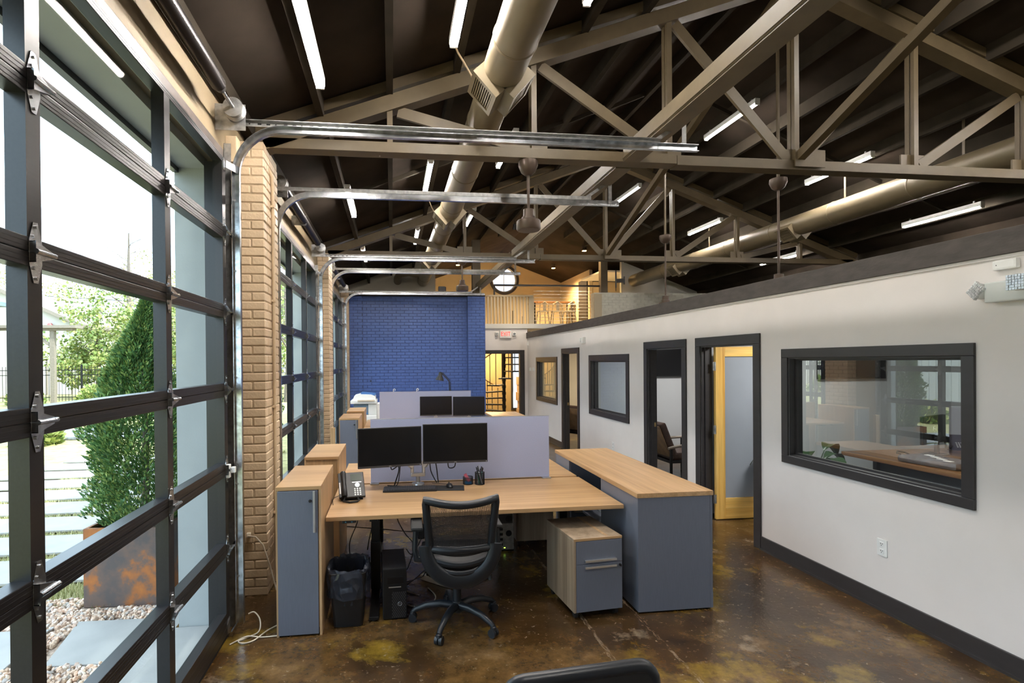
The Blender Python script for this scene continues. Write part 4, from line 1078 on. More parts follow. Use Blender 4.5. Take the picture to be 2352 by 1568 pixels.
obj('cord', MB().tube([(-1.15, 4.33, .505), (-1.08, 4.28, .51), (-1.02, 4.26, .45), (-.97, 4.27, .28), (-.92, 4.25, .10), (-.86, 4.22, .012), (-.83, 4.1, .007)], .006, 8), 'whitecable', t, smooth=True)
def spl(pts, q=6):
    pts = [Vector(p) for p in pts]; out = []; n = len(pts)
    for i in range(n-1):
        p0, p1, p2, p3 = pts[max(0, i-1)], pts[i], pts[i+1], pts[min(n-1, i+2)]
        for k in range(q):
            u = k/q; out.append(.5*((2*p1)+(p2-p0)*u+(2*p0-5*p1+4*p2-p3)*u*u+(3*p1-p0-3*p2+p3)*u**3))
    return out+[pts[-1]]
single('floor_cord', MB().tube(spl([(-1.03, 3.86, .10), (-.99, 3.87, .105), (-.945, 3.84, .06), (-.94, 3.78, .008), (-1.0, 3.71, .008), (-1.045, 3.665, .008), (-1.0, 3.635, .008), (-.94, 3.67, .008), (-.88, 3.78, .012), (-.79, 3.90, .008)]), .0045, 8), 'whitecable', 'loose cream cord looping on the floor by the first door track', 'cord', (-.95, 3.75, 0), smooth=True)
single('floor_cord', MB().tube(spl([(-1.09, 3.63, .008), (-1.05, 3.68, .008), (-.99, 3.705, .0185), (-.90, 3.70, .008), (-.80, 3.705, .008)]), .0045, 8), 'whitecable', 'straight white cord on the floor running behind the nearest tall cabinet', 'cord', (-.95, 3.70, 0), smooth=True)
single('door_sensor', MB().box((-1.128, 3.715, 1.10), (-1.105, 3.755, 1.19), .004).box((-1.105, 3.735, 1.13), (-1.075, 3.765, 1.17), .004), 'white', 'small white sensor on the edge of the nearest garage door', 'sensor', (-1.12, 3.735, 1.145))
# ================================================================== FURNITURE
L_ = dict(local=True)
def tower(x, y, lab, facing, f=[None]):
    """tall narrow cabinet 0.304 wide, 0.755 deep, front at -Y in local space"""
    if f[0] is not None:
        return dup(f[0], (x, y, 0), 0 if facing else PI, lab)
    t = thing('storage_tower', lab, 'cabinet', (x, y, 0), 0 if facing else PI); f[0] = t
    W, D, H = .152, .755, 1.03; h = D/2
    obj('top_panel', MB().box((-W, -h, H-.026), (W, h, H), .002), 'oak', t, **L_)
    obj('side_panel', MB().box((-W, -h, .0), (-W+.016, h, H-.0265), .001), 'oakz', t, **L_)
    obj('side_panel', MB().box((W-.016, -h, 0), (W, h, H-.0265), .001), 'oakz', t, **L_)
    obj('back_panel', MB().box((-W+.0165, h-.03, .0), (W-.0165, h-.012, H-.0265)), 'oakz', t, **L_)
    obj('plinth', MB().box((-W+.0165, -h+.03, .002), (W-.0165, h-.031, .05)), 'black', t, **L_)
    obj('inner_shadow_panel', MB().box((W-.045, -h+.012, .05), (W-.0165, -h+.03, H-.03)), 'oakz', t, **L_)
    d = obj('door', MB().box((-W+.012, -h-.004, .012), (W-.022, -h+.014, H-.030), .0015), 'greylam', t, **L_)
    obj('handle', MB().box((W-.052, -h-.024, .715), (W-.036, -h-.016, 1.0), .002).box((W-.050, -h-.016, .73), (W-.038, -h-.003, .745)).box((W-.050, -h-.016, .97), (W-.038, -h-.003, .985)), 'alu', d, **L_)
    obj('lock', MB().cyl((W-.073, -h-.012, .93), (W-.073, -h-.003, .93), .010, 12).box((W-.080, -h-.024, .927), (W-.066, -h-.012, .937)), 'black', d, **L_)
    return t
tower(-.647, 4.068, 'tall narrow cabinet with slate door nearest the garage door', True)
tower(-.638, 5.20, 'tall oak cabinet turned away, behind the nearest slate door cabinet', False)
tower(-.655, 8.47, 'tall cabinet with slate door farther back, in front of the second desk group', True)
tower(-.640, 9.62, 'farthest tall oak cabinet turned away, near the copier', False)

def leg_frame(x, y0, y1, yc, zt):
    mb = MB().box((x-.035, y0, 0.012), (x+.035, y1, .035), .004).box((x-.040, yc-.03, .035), (x+.040, yc+.03, .42), .003).box((x-.033, yc-.024, .42), (x+.033, yc+.024, zt-.03), .002).box((x-.03, y0+.1, zt-.032), (x+.03, y1-.05, zt-.001))
    for y in (y0+.03, y1-.03): mb.cyl((x, y, 0), (x, y, .012), .02, 12)
    return mb
def desk(name, x0, x1, y0, y1, flip, lab):
    t = thing(name, lab, 'desk', ((x0+x1)/2, (y0+y1)/2, 0))
    obj('tabletop', MB().box((x0, y0, .729), (x1, y1, .760), .002), 'oak', t)
    yc = y0+.46 if not flip else y1-.46
    for x in (x0+.34, x1-(.12 if flip else .34)): obj('leg', leg_frame(x, y0+(-.04 if not flip else .22), y1-(.22 if not flip else -.04), yc, .729), 'blackmet', t)
    obj('crossbar', MB().box((x0+.38, yc-.02, .66), (x1-.38, yc+.02, .70)), 'blackmet', t)
    ys = y0+.012 if not flip else y1-.07
    c = obj('height_controller', MB().box((x0+.115, ys, .706), (x0+.215, ys+.06, .7285), .003), 'black', t)
    if not flip:
        for xx, s in ((.14, 1), (.185, -1)): obj('button', MB().prism([(x0+xx-.007, .716-.003*s), (x0+xx+.007, .716-.003*s), (x0+xx, .716+.005*s)], 'Y', ys-.001, ys+.001), pm('teal_mark', (.05, .22, .32), .5), c)
    return t
def screen_panel(x0, x1, y, lab, hooks=False):
    t = thing('partition_screen', lab, 'partition', ((x0+x1)/2, y+.015, .76))
    obj('panel', MB().box((x0, y, .772), (x1, y+.028, 1.352), .003), 'fabric', t)
    obj('edge_trim', MB().box((x0-.003, y+.002, 1.3525), (x1+.003, y+.026, 1.357)), 'alu', t)
    for x in (x0+.035, x1-.035): obj('clamp_foot', MB().box((x-.04, y-.045, .7605), (x+.04, y+.028, .7715), .002), 'alu', t)
    if hooks:
        for x in (.02, .43): obj('hook', MB().tube([(x, y+.01, 1.357), (x, y+.01, 1.40), (x+.02, y+.01, 1.41), (x+.035, y+.01, 1.395), (x+.02, y+.01, 1.37)], .007, 6), 'white', t)
    return t
for k, (d, w) in enumerate(((0, 'nearest'), (4.40, 'second'))):
    desk('standing_desk', -.486, 1.776, 3.862+d, 4.852+d, False, ('oak topped standing desk in front, facing the viewer', 'oak topped standing desk of the farther group, holding a monitor pair')[k])
    desk('standing_desk', -.486, 1.776, 4.905+d, 5.895+d, True, ('oak topped standing desk turned away, just behind the nearest partition', 'oak topped standing desk farthest back, holding the black task lamp')[k])
    screen_panel(-.203-.02*k, 1.488-.09*k, 4.862+d, ('lilac grey fabric partition behind the front pair of monitors', 'lilac grey fabric partition of the farther desk group, with two white hooks')[k], k == 1)
def credenza(y0, lab, f=[None]):
    if f[0] is not None: return dup(f[0], (2.09, y0, 0), 0, lab)
    t = thing('credenza', lab, 'credenza', (2.09, y0, 0)); f[0] = t
    x0, x1, y1, zt = 1.787, 2.392, y0+1.965, .893
    obj('top_panel', MB().box((x0, y0, zt-.034), (x1, y1, zt), .002), 'oaky', t)
    obj('end_panel', MB().box((x0+.008, y0+.006, .012), (x1-.026, y0+.026, zt-.035), .0015), 'greylam', t)
    obj('corner_post', MB().box((x1-.025, y0+.007, .13), (x1-.006, y0+.026, zt-.035)).box((x1-.025, y0+.005, .012), (x1-.005, y0+.026, .128)), 'greylam', t)
    obj('end_panel', MB().box((x0+.008, y1-.026, .012), (x1-.008, y1-.006, zt-.035), .0015), 'greylam', t)
    obj('rear_panel', MB().box((x1-.026, y0+.027, .012), (x1-.008, y1-.027, zt-.035)), 'greylam', t)
    obj('side_panel', MB().box((x0+.009, y0+.027, .012), (x0+.027, y0+.70, zt-.035), .001), 'greylam', t)
    obj('divider', MB().box((x0+.028, y0+.68, .012), (x1-.027, y0+.70, zt-.035)), 'greylam', t)
    obj('side_panel', MB().box((x0+.009, y0+1.52, .012), (x0+.027, y1-.027, zt-.035), .001), 'greylam', t)
    obj('divider', MB().box((x0+.028, y0+1.52, .012), (x1-.027, y0+1.54, zt-.035)), 'greylam', t)
    obj('shelf', MB().box((x0+.02, y0+.701, .42), (x1-.027, y0+1.519, .44)), 'greylam', t)
    obj('skirt', MB().box((x0+.03, y0+.03, .002), (x1-.03, y1-.03, .03)), 'black', t)
    return t
credenza(3.662, 'long slate credenza with oak top standing alongside the front desks')
credenza(8.06, 'farther slate credenza with oak top, near the spiral stair doorway')
single('paper_stack', MB().box((1.95, 4.52, .441), (2.25, 4.80, .60), .002).box((1.94, 4.53, .60), (2.24, 4.79, .64), .002), 'white', 'white paper stack on the open shelf of the near credenza', 'papers', (2.1, 4.65, .441))

def pedestal(x, y, rz, lab, f=[None]):
    if f[0] is not None: return dup(f[0], (x, y, 0), rz, lab)
    t = thing('drawer_pedestal', lab, 'drawer unit', (x, y, 0), rz); f[0] = t
    W, D, H = .192, .25, .59
    obj('top_panel', MB().box((-W, -D, H-.018), (W, D, H), .002), 'oakgrey', t, **L_)
    obj('inlay_strip', MB().box((W-.125, -D+.02, H), (W-.10, D, H+.0012)), 'oakz', t, **L_)
    obj('front_edge', MB().box((-W, -D-.003, H-.018), (W, -D-.0005, H), .001), 'oak', t, **L_)
    obj('side_panel', MB().box((-W, -D, .055), (-W+.018, D, H-.0185), .001), 'oakgrey', t, **L_)
    obj('side_panel', MB().box((W-.018, -D, .055), (W, D, H-.0185), .001), 'oakgrey', t, **L_)
    obj('back_panel', MB().box((-W+.019, D-.02, .055), (W-.019, D-.002, H-.019)), 'oakgrey', t, **L_)
    for z0, z1, hz in ((.405, .568, .425), (.058, .402, .378)):
        d = obj('drawer', MB().box((-W+.020, -D-.004, z0), (W-.002, -D+.016, z1), .0015), 'greylam', t, **L_)
        obj('handle', MB().box((-W+.08, -D-.026, hz-.004), (W-.055, -D-.005, hz+.012), .002), 'alu', d, **L_)
    obj('lock', MB().cyl((W-.02, -D-.014, .378), (W-.02, -D-.004, .378), .009, 12).box((W-.025, -D-.026, .372), (W-.017, -D-.012, .380)), 'black', t, **L_)
    for sx in (-1, 1):
        for sy in (-1, 1): obj('caster', MB().cyl((.16*sx-.012, .2*sy, .024), (.16*sx+.012, .2*sy, .024), .024, 14).box((.16*sx-.015, .2*sy-.015, .03), (.16*sx+.015, .2*sy+.015, .054)), 'blackrub', t, **L_)
    return t
pedestal(1.455, 3.90, .10, 'oak drawer pedestal on casters with slate drawers under the front desk')
pedestal(1.43, 5.42, PI, 'oak sided drawer pedestal under the turned away desk, next to the white machine')

# ------------------------------------------------------------------ task chair
def task_chair(x, y, rz, lab):
    t = thing('task_chair', lab, 'office chair', (x, y, 0), rz)
    # base with five arms and casters
    hub = obj('hub', MB().lathe([(.03, .085), (.05, .09), (.052, .13), (.036, .15), (.034, .16)], 20), 'chairdk', t, smooth=True, **L_)
    for k in range(5):
        a = math.radians(241+72*k)-rz; c, s = math.cos(a), math.sin(a)
        obj('base_arm', MB().tube([(.02*c, .02*s, .125), (.12*c, .12*s, .135), (.22*c, .22*s, .120), (.30*c, .30*s, .088), (.322*c, .322*s, .070)], [.030, .027, .023, .020, .017], 10), 'chairdk', t, smooth=True, **L_)
        ca = MB(); tx, ty = -s, c
        for q in (-1, 1): ca.cyl((.322*c+tx*.004*q, .322*s+ty*.004*q, .029), (.322*c+tx*.026*q, .322*s+ty*.026*q, .029), .029, 16)
        ca.lathe([(.012, .04), (.022, .05), (.020, .07), (.008, .078)], 12, (.322*c, .322*s, 0))
        obj('caster', ca, 'chairdk', t, smooth=True, **L_)
    obj('gas_column', MB().cyl((0, 0, .16), (0, 0, .30), .030, 16).cyl((0, 0, .30), (0, 0, .41), .020, 16), 'chairdk', t, smooth=True, **L_)
    obj('tilt_mechanism', MB().box((-.09, -.12, .405), (.09, .10, .445), .012), 'chairdk', t, **L_)
    obj('tilt_lever', MB().tube([(.08, .02, .42), (.20, .02, .41), (.235, .0, .36), (.24, -.01, .30)], [.006, .006, .010, .014], 8), 'chairdk', t, smooth=True, **L_)
    # seat
    st = MB().box((-.245, -.215, .455), (.245, .26, .515), .028)
    obj('seat', st, 'mesh', t, smooth=True, **L_)
    obj('seat_pan', MB().box((-.225, -.20, .440), (.225, .24, .456), .01), 'chairdk', t, **L_)
    # backrest: rounded frame, bowed, local y negative = behind
    def bp(u, v):      # u -1..1 across, v 0..1 up
        w = .205+.030*v
        z = .630+.345*v - (.030*(1-u*u) if v > .5 else 0)*v
        return Vector((w*u, -.265-.06*v+.045*(u*u-1)*-1*-1+.0, z))
    path = []
    N = 14
    for i in range(N+1): path.append(bp(-1, i/N))
    for i in range(1, N): path.append(bp(-1+2*i/N, 1))
    for i in range(N+1): path.append(bp(1, 1-i/N))
    for i in range(1, N): path.append(bp(1-2*i/N, 0))
    m = len(path); rr = []
    fr = MB()
    # flat band section: two parallel tubes joined by quads via scaling
    fr.tube(path, .027, 10, True)
    for v in fr.bm.verts: pass
    obj('back_frame', fr, 'chairdk', t, smooth=True, **L_)
    ms = MB(); nn = 58
    for i in range(nn+1):
        u = -.90+1.80*i/nn
        for j in range(6):
            p, q = bp(u, .03+.94*j/6), bp(u, .03+.94*(j+1)/6)
            ms.bm.faces.new([ms.bm.verts.new(c) for c in (p+Vector((-.0021, 0, 0)), p+Vector((.0021, 0, 0)), q+Vector((.0021, 0, 0)), q+Vector((-.0021, 0, 0)))])
    for j in range(34):
        v = .03+.94*j/33
        for i in range(8):
            p, q = bp(-.92+1.84*i/8, v), bp(-.92+1.84*(i+1)/8, v)
            d = Vector((0, .0006, .0011))
            ms.bm.faces.new([ms.bm.verts.new(c) for c in (p-d, q-d, q+d, p+d)])
    k = obj('back_mesh', ms, 'mesh', t, **L_); k['kind'] = 'stuff'
    # lower shell: a U of two curved arms closing under the seat, and lumbar bars
    U = []
    for i in range(25):
        a = PI+PI*i/24
        U.append((.235*math.cos(a)*(1 if abs(math.cos(a)) < .95 else 1), -.285+.015*math.sin(a), .660+.245*math.sin(a)))
    sh = MB().tube(U, [.044+.008*math.sin(PI*i/24) for i in range(25)], 14)
    for v in sh.bm.verts: v.co.y = -.285+(v.co.y+.285)*.45
    obj('back_shell', sh, 'chairdk', t, smooth=True, **L_)
    for z, s, r in ((.635, .055, .020), (.565, .06, .022), (.500, .05, .017)):
        w = .205*math.sqrt(max(.05, 1-((.66-z)/.26)**2))
        obj('lumbar_bar', MB().tube([(w*(-1+2*i/10), -.262-.035*(1-(-1+2*i/10)**2), z-s*.6*(1-(-1+2*i/10)**2)) for i in range(11)], r, 8), 'chairdk', t, smooth=True, **L_)
    obj('spine', MB().tube([(0, -.29, .425), (0, -.20, .40), (0, -.08, .42)], .032, 10), 'chairdk', t, smooth=True, **L_)
    for s in (-1, 1):
        obj('armrest', MB().box((s*.285-.042, -.07, .685), (s*.285+.042, .18, .715), .013), 'blackrub', t, **L_)
        obj('arm_post', MB().tube([(s*.235, -.02, .470), (s*.285, -.015, .480), (s*.300, -.01, .54), (s*.292, .0, .685)], [.022, .028, .021, .019], 10), 'chairdk', t, smooth=True, **L_)
    return t
task_chair(.450, 3.735, -.02, 'black mesh back task chair on casters, pushed up to the front desk')

def guest_chair(x, y, rz, lab):
    t = thing('office_chair', lab, 'office chair', (x, y, 0), rz)
    path = []
    W, zt, zb, r = .222, 1.0, .55, .05
    for cx, cz, a0 in ((W-r, zt-r, 0), (-W+r, zt-r, 90), (-W+r, zb+r, 180), (W-r, zb+r, 270)):
        for k in range(6):
            a = math.radians(a0+18*k); path.append((cx+r*math.cos(a), cz+r*math.sin(a)))
    obj('backrest', MB().prism(path, 'Y', -.035, .0), 'mesh', t, **L_)
    obj('back_frame', MB().tube([(a, -.018, b) for a, b in path], .021, 10, True), 'chairdk', t, smooth=True, **L_)
    obj('seat', MB().box((-.24, .06, .44), (.24, .52, .50), .025), 'mesh', t, **L_)
    obj('back_bracket', MB().tube([(0, .0, .60), (0, -.02, .48), (0, .10, .41), (0, .25, .42)], .025, 10), 'chairdk', t, smooth=True, **L_)
    obj('gas_column', MB().cyl((0, .28, .12), (0, .28, .44), .025, 14), 'chairdk', t, **L_)
    for k in range(5):
        a = math.radians(20+72*k); c, s = math.cos(a), math.sin(a)
        obj('base_arm', MB().tube([(0, .28, .12), (.15*c, .28+.15*s, .12), (.30*c, .28+.30*s, .075)], [.026, .023, .017], 8), 'chairdk', t, **L_)
        obj('caster', MB().cyl((.30*c-s*.02, .28+.30*s+c*.02, .028), (.30*c+s*.02, .28+.30*s-c*.02, .028), .028, 14), 'chairdk', t, **L_)
    return t
guest_chair(.52, 1.43, .085, 'dark chair nearest the viewer, only the top of its padded back showing')
# ================================================================== THINGS ON AND UNDER THE DESKS
ZT = .7605
def monitor(x, y, zc, w, h, rz, lab, stand=None, logo=True):
    """flat monitor, screen centre at (x,y,zc), facing -Y in local space"""
    t = thing('monitor', lab, 'monitor', (x, y, zc), rz)
    obj('housing', MB().box((-w/2, 0, -h/2), (w/2, .018, h/2), .004).box((-w*.36, .018, -h*.40), (w*.36, .042, h*.38), .012), 'black', t, **L_)
    obj('screen', MB().box((-w/2+.008, -.0012, -h/2+.020), (w/2-.008, .0003, h/2-.008)), 'screen', t, **L_)
    obj('chin_bezel', MB().box((-w/2+.002, -.003, -h/2+.001), (w/2-.002, -.0002, -h/2+.0175), .001), 'trim', t, **L_)
    obj('power_light', MB().box((w/2-.016, -.0042, -h/2+.007), (w/2-.011, -.0028, -h/2+.012)), 'white', t, **L_)
    if logo: text('logo', 'DELL', .011, 'alu', (x, y, zc), (PI/2, 0, 0), t, .0004).location = (0, -.0034, -h/2+.009)
    if stand:
        z0 = stand-zc
        obj('stand', MB().box((-.10, .03, z0), (.10, .17, z0+.012), .004).box((-.03, .06, z0+.01), (.03, .085, .05), .004), 'alu', t, **L_)
    return t
monitor(-.022, 4.56, 1.142, .556, .345, .165, 'wide black monitor of the front pair, on the side of the desk phone')
monitor(.555, 4.62, 1.152, .582, .350, .012, 'wide black monitor of the front pair, in the middle of the front partition')
monitor(.748, 9.0, 1.115, .556, .335, .02, 'black monitor of the farther pair, on the side of the copier', ZT)
monitor(1.325, 9.02, 1.098, .556, .340, -.14, 'dark greenish monitor of the farther pair, turned towards the stair doorway', ZT)
t = thing('desk_mount', 'silver twin arm mount holding the front monitors', 'monitor mount', (.226, 4.78, ZT))
obj('base', MB().lathe([(.055, ZT), (.058, ZT+.004), (.055, ZT+.016), (.02, ZT+.022)], 22, (.226, 4.775, 0)), 'alu', t, smooth=True)
obj('column', MB().cyl((.226, 4.775, ZT+.02), (.226, 4.775, ZT+.09), .018, 16), 'alu', t, smooth=True)
obj('yoke', MB().box((.160, 4.755, ZT+.075), (.292, 4.795, ZT+.110), .008), 'alu', t)
for s, xe in ((-1, .02), (1, .45)):
    x = .226+s*.052
    obj('lower_arm', MB().cyl((x, 4.775, ZT+.09), (x, 4.775, ZT+.20), .017, 14), 'alu', t, smooth=True)
    obj('upper_arm', MB().beam((x, 4.765, ZT+.175), (.226+s*.115, 4.72, ZT+.265), .045, .055), 'white', t)
    obj('extension', MB().beam((.226+s*.115, 4.70, ZT+.265), (xe, 4.655, 1.14), .035, .03), 'alu', t)
t = thing('keyboard', 'black keyboard on the front desk below the monitors', 'keyboard', (.147, 4.585, ZT), -.045)
obj('case', MB().box((-.232, -.078, 0), (.232, .078, .016), .004), 'black', t, **L_)
km = MB()
for r in range(6):
    for c in range(21):
        if r == 0 and 4 <= c <= 9: continue
        km.box((-.222+.0212*c, -.068+.0232*r, .0155), (-.222+.0212*c+.0185, -.068+.0232*r+.0195, .021))
km.box((-.137, -.068, .0155), (-.014, -.0485, .021))
k = obj('keys', km, pm('charcoal_keys', (.022, .022, .024), .5), t, **L_); k['kind'] = 'stuff'
t = single('mouse_pad', MB().box((.365, 4.50, ZT+.0002), (.625, 4.685, ZT+.004), .001, Matrix.Rotation(-.12, 3, 'Z')), 'blackrub', 'thin black mouse pad beside the keyboard', 'mouse pad', (.495, 4.59, ZT))
t = thing('computer_mouse', 'black computer mouse on the mouse pad', 'mouse', (.50, 4.62, ZT+.0045), .1)
obj('shell', MB().sphere((0, 0, .004), .05, 18, 10, (.62, 1.05, .62)), 'black', t, smooth=True, **L_)
sh = [o for o in t.children if o.name.startswith('shell')][0]
for v in sh.data.vertices: v.co.z = max(v.co.z, 0.0)
obj('wheel', MB().cyl((-.004, .03, .031), (.004, .03, .031), .007, 12), 'blackrub', t, **L_)
obj('cord', MB().tube([(0, .05, .01), (-.02, .10, .004), (-.08, .15, .004), (-.13, .17, .004)], .002, 6), 'cable', t, **L_)
def meshcup(name, x, y, r, h, lab, cat):
    t = thing(name, lab, cat, (x, y, ZT))
    mb = MB(); n = 36
    for k in range(n):
        for sg in (-1, 1):
            pts = [(r*math.cos(2*PI*k/n+sg*j*.12), r*math.sin(2*PI*k/n+sg*j*.12), .004+h*j/6) for j in range(7)]
            mb.tube(pts, .0011, 3)
    o = obj('mesh_wall', mb, 'black', t, **L_); o['kind'] = 'stuff'
    obj('rim', MB().tube([(r*math.cos(2*PI*k/24), r*math.sin(2*PI*k/24), h+.003) for k in range(24)], .0028, 6, True), 'black', t, **L_)
    obj('bottom', MB().cyl((0, 0, 0), (0, 0, .004), r+.001, 24), 'black', t, **L_)
    return t
meshcup('paper_clip_cup', .680, 4.725, .045, .062, 'short black mesh cup holding a pink note pad', 'cup')
meshcup('pen_cup', .785, 4.700, .043, .105, 'tall black mesh cup full of pens', 'cup')
single('sticky_notes', MB().box((-.014, -.010, 0), (.014, .010, .075), .001, Matrix.Rotation(-.55, 3, 'Y')).xf(Matrix.Translation((.672, 4.722, ZT+.022))), pm('pink_paper', (.75, .16, .22), .7), 'pink sticky notes leaning in the short mesh cup', 'note pad', (.672, 4.722, ZT+.02))
single('sticky_notes', MB().box((.652, 4.70, ZT+.0045), (.712, 4.745, ZT+.022), .001), pm('blue_paper', (.03, .20, .45), .7), 'blue sticky notes at the bottom of the short mesh cup', 'note pad', (.68, 4.72, ZT+.005))
random.seed(5)
cols = [(.02, .02, .03), (.03, .05, .16), (.60, .62, .64), (.02, .22, .12), (.02, .02, .02), (.55, .57, .60), (.03, .03, .04), (.05, .25, .2)]
for k, c in enumerate(cols):
    a = 2*PI*k/len(cols); p0 = Vector((.785+.020*math.cos(a+2), 4.70+.020*math.sin(a+2), ZT+.006)); p1 = Vector((.785+.032*math.cos(a), 4.70+.032*math.sin(a), ZT+.145+.012*(k % 3)))
    d = (p1-p0).normalized()
    t = thing('pen', ('black pen with black clip', 'navy pen', 'tall white pen', 'dark green pen', 'stubby black pen', 'light grey pen', 'charcoal pen', 'teal pen')[k]+' standing in the tall mesh cup', 'pen', p0, group='pens in the tall mesh cup')
    obj('barrel', MB().cyl(p0, p0+d*.118, .0045, 8), pm('pen_%d' % k, c, .35), t)
    obj('cap', MB().cyl(p0+d*.1185, p1, .0052, 8, .0042), 'black' if k % 2 else pm('pencap_%d' % k, c, .3), t)
# desk phone
t = thing('desk_phone', 'black desk phone with handset and number keys on the front desk', 'telephone', (-.345, 4.41, ZT), .17)
R = Matrix.Translation((0, -.105, .022)) @ Matrix.Rotation(.78, 4, 'X')
obj('foot', MB().prism([(-.10, 0), (.07, 0), (.09, .09), (.06, .13), (.02, .09)], 'X', -.09, .085), 'black', t, **L_)
body = obj('body', MB().box((-.105, 0, -.012), (.105, .235, .012), .006).xf(R), 'black', t, **L_)
obj('display', MB().box((-.005, .150, .0121), (.085, .215, .0135), .001).xf(R), pm('phone_display', (.03, .045, .03), .2), body, **L_)
obj('soft_key_bar', MB().box((.005, .132, .012), (.080, .138, .0155)).xf(R), 'alu', body, **L_)
obj('navigation_pad', MB().cyl((.045, .108, .012), (.045, .108, .016), .019, 18).xf(R), 'alu', body, **L_)
for r in range(4):
    for c in range(3): obj('number_key', MB().cyl((.023+.021*c, .018+.0185*r, .012), (.023+.021*c, .018+.0185*r, .0155), .0066, 10).xf(R), 'white', body, **L_)
hs = MB().tube([(-.065, .010, .030), (-.065, .03, .045), (-.065, .10, .052), (-.065, .18, .048), (-.065, .215, .034)], [.026, .024, .017, .022, .024], 12)
hs.xf(R); obj('handset', hs, 'black', t, smooth=True, **L_)
obj('label_strip', MB().box((-.100, .035, .0121), (-.090, .14, .014)).xf(R), 'white', body, **L_)
obj('coiled_cord', MB().tube([(-.06, -.10, .03), (-.075, -.15, .012), (-.03, -.19, .009), (.03, -.18, .009), (.05, -.14, .010), (.04, -.10, .02)], .008, 8), 'blackrub', t, smooth=True, **L_)
obj('line_cord', MB().tube([(-.09, .02, .02), (-.14, .0, .006), (-.155, -.06, .003), (-.16, -.2, .003)], .0025, 6), 'cable', t, **L_)
# monitor cables
def cable(pts, r, lab, m='cable', name='cable'):
    pts = [Vector(p) for p in pts]; out = []
    n = len(pts)
    for i in range(n-1):
        p0, p1, p2, p3 = pts[max(0, i-1)], pts[i], pts[i+1], pts[min(n-1, i+2)]
        for k in range(5):
            u = k/5
            out.append(.5*((2*p1)+(p2-p0)*u+(2*p0-5*p1+4*p2-p3)*u*u+(3*p1-p0-3*p2+p3)*u**3))
    out.append(pts[-1])
    return single(name, MB().tube(out, r, 6), m, lab, 'cable', pts[0], smooth=True)
cable([(-.02, 4.60, 1.0), (-.01, 4.65, .93), (.045, 4.69, .95), (.05, 4.69, .90), (.02, 4.72, .80), (.01, 4.74, ZT+.005)], .0055, 'black cables drooping below the front monitor by the phone')
cable([(.065, 4.60, .99), (.055, 4.69, .86), (.03, 4.74, ZT+.006), (-.05, 4.76, ZT+.005), (.1, 4.70, ZT+.005)], .004, 'thin black cable curling behind the keyboard')
cable([(.33, 4.70, .98), (.345, 4.78, .88), (.38, 4.80, .80), (.40, 4.80, ZT+.006)], .005, 'black cable hanging beside the silver monitor arm')
cable([(.38, 4.70, .99), (.40, 4.76, .88), (.41, 4.80, .80), (.415, 4.80, ZT+.006)], .005, 'second black cable hanging beside the silver monitor arm')
cable([(.49, 4.66, .975), (.50, 4.70, .925), (.53, 4.71, .915), (.555, 4.70, .93), (.56, 4.66, .975)], .005, 'black cable loop under the middle front monitor')
# task lamp on the farthest desk
t = thing('task_lamp', 'black swing arm task lamp in front of the blue wall', 'lamp', (1.09, 9.86, ZT))
obj('base', MB().lathe([(.085, ZT), (.09, ZT+.01), (.08, ZT+.02), (.012, ZT+.028)], 22, (1.09, 9.86, 0)), 'black', t, smooth=True)
obj('lower_arm', MB().tube([(1.09, 9.86, ZT+.02), (1.088, 9.86, 1.2), (1.075, 9.86, 1.50)], .011, 8).tube([(1.108, 9.86, 1.0), (1.100, 9.86, 1.50)], .006, 6), 'black', t)
obj('upper_arm', MB().tube([(1.08, 9.86, 1.50), (.94, 9.86, 1.655)], .009, 8).tube([(1.09, 9.86, 1.52), (.95, 9.86, 1.675)], .006, 8), 'black', t)
obj('lamp_shade', MB().lathe([(.018, .10), (.035, .09), (.04, .03), (.075, -.035), (.080, -.06), (.072, -.058), (.03, .02)], 20).xf(Matrix.Translation((.90, 9.86, 1.585)) @ Matrix.Rotation(.15, 4, 'Y')), 'black', t, smooth=True)
# computers under the desks
t = thing('computer_tower', 'black computer tower standing on the floor under the front desk', 'computer', (.0, 4.04, 0), .03)
obj('case', MB().box((-.088, -.195, .004), (.088, .205, .372), .006), 'black', t, **L_)
f = obj('front_panel', MB().box((-.086, -.207, .006), (.086, -.196, .370), .003), 'blackmet', t, **L_)
gr = MB()
for r in range(16):
    for c in range(7):
        x = -.018+.0145*c+(.007 if r % 2 else 0); z = .02+.0118*r
        if x > .082: continue
        gr.cyl((x, -.2085, z), (x, -.2068, z), .0052, 6)
o = obj('honeycomb_grille', gr, 'trim', f, **L_); o['kind'] = 'stuff'
obj('optical_drive', MB().box((-.055, -.209, .265), (.06, -.2065, .31), .001), 'screen', f, **L_)
obj('drive_slot', MB().box((-.045, -.2095, .235), (.045, -.2065, .242)), 'alu', f, **L_)
obj('logo_ring', MB().tube([(.035+.014*math.cos(2*PI*k/18), -.2092, .115+.014*math.sin(2*PI*k/18)) for k in range(18)], .0012, 5, True), 'alu', f, **L_)
l = text('logo', 'DELL', .0085, 'alu', (0, 0, 0), (PI/2, 0, .0), None, .0004); l.parent = f; l.location = (.035, -.2092, .115)
t = thing('computer_tower', 'white topped machine seen from its back, with cables, under the turned away desk', 'computer', (1.10, 5.16, 0), 0)
obj('case', MB().box((-.085, -.10, .004), (.085, .20, .395), .004), 'black', t, **L_)
obj('top_cover', MB().box((-.087, -.10, .3955), (.087, .20, .402), .002), 'white', t, **L_)
bp_ = obj('back_plate', MB().box((-.08, -.104, .02), (.08, -.1005, .385)), 'galvdull', t, **L_)
obj('power_supply', MB().box((-.07, -.108, .28), (.07, -.1045, .37)), 'trim', bp_, **L_)
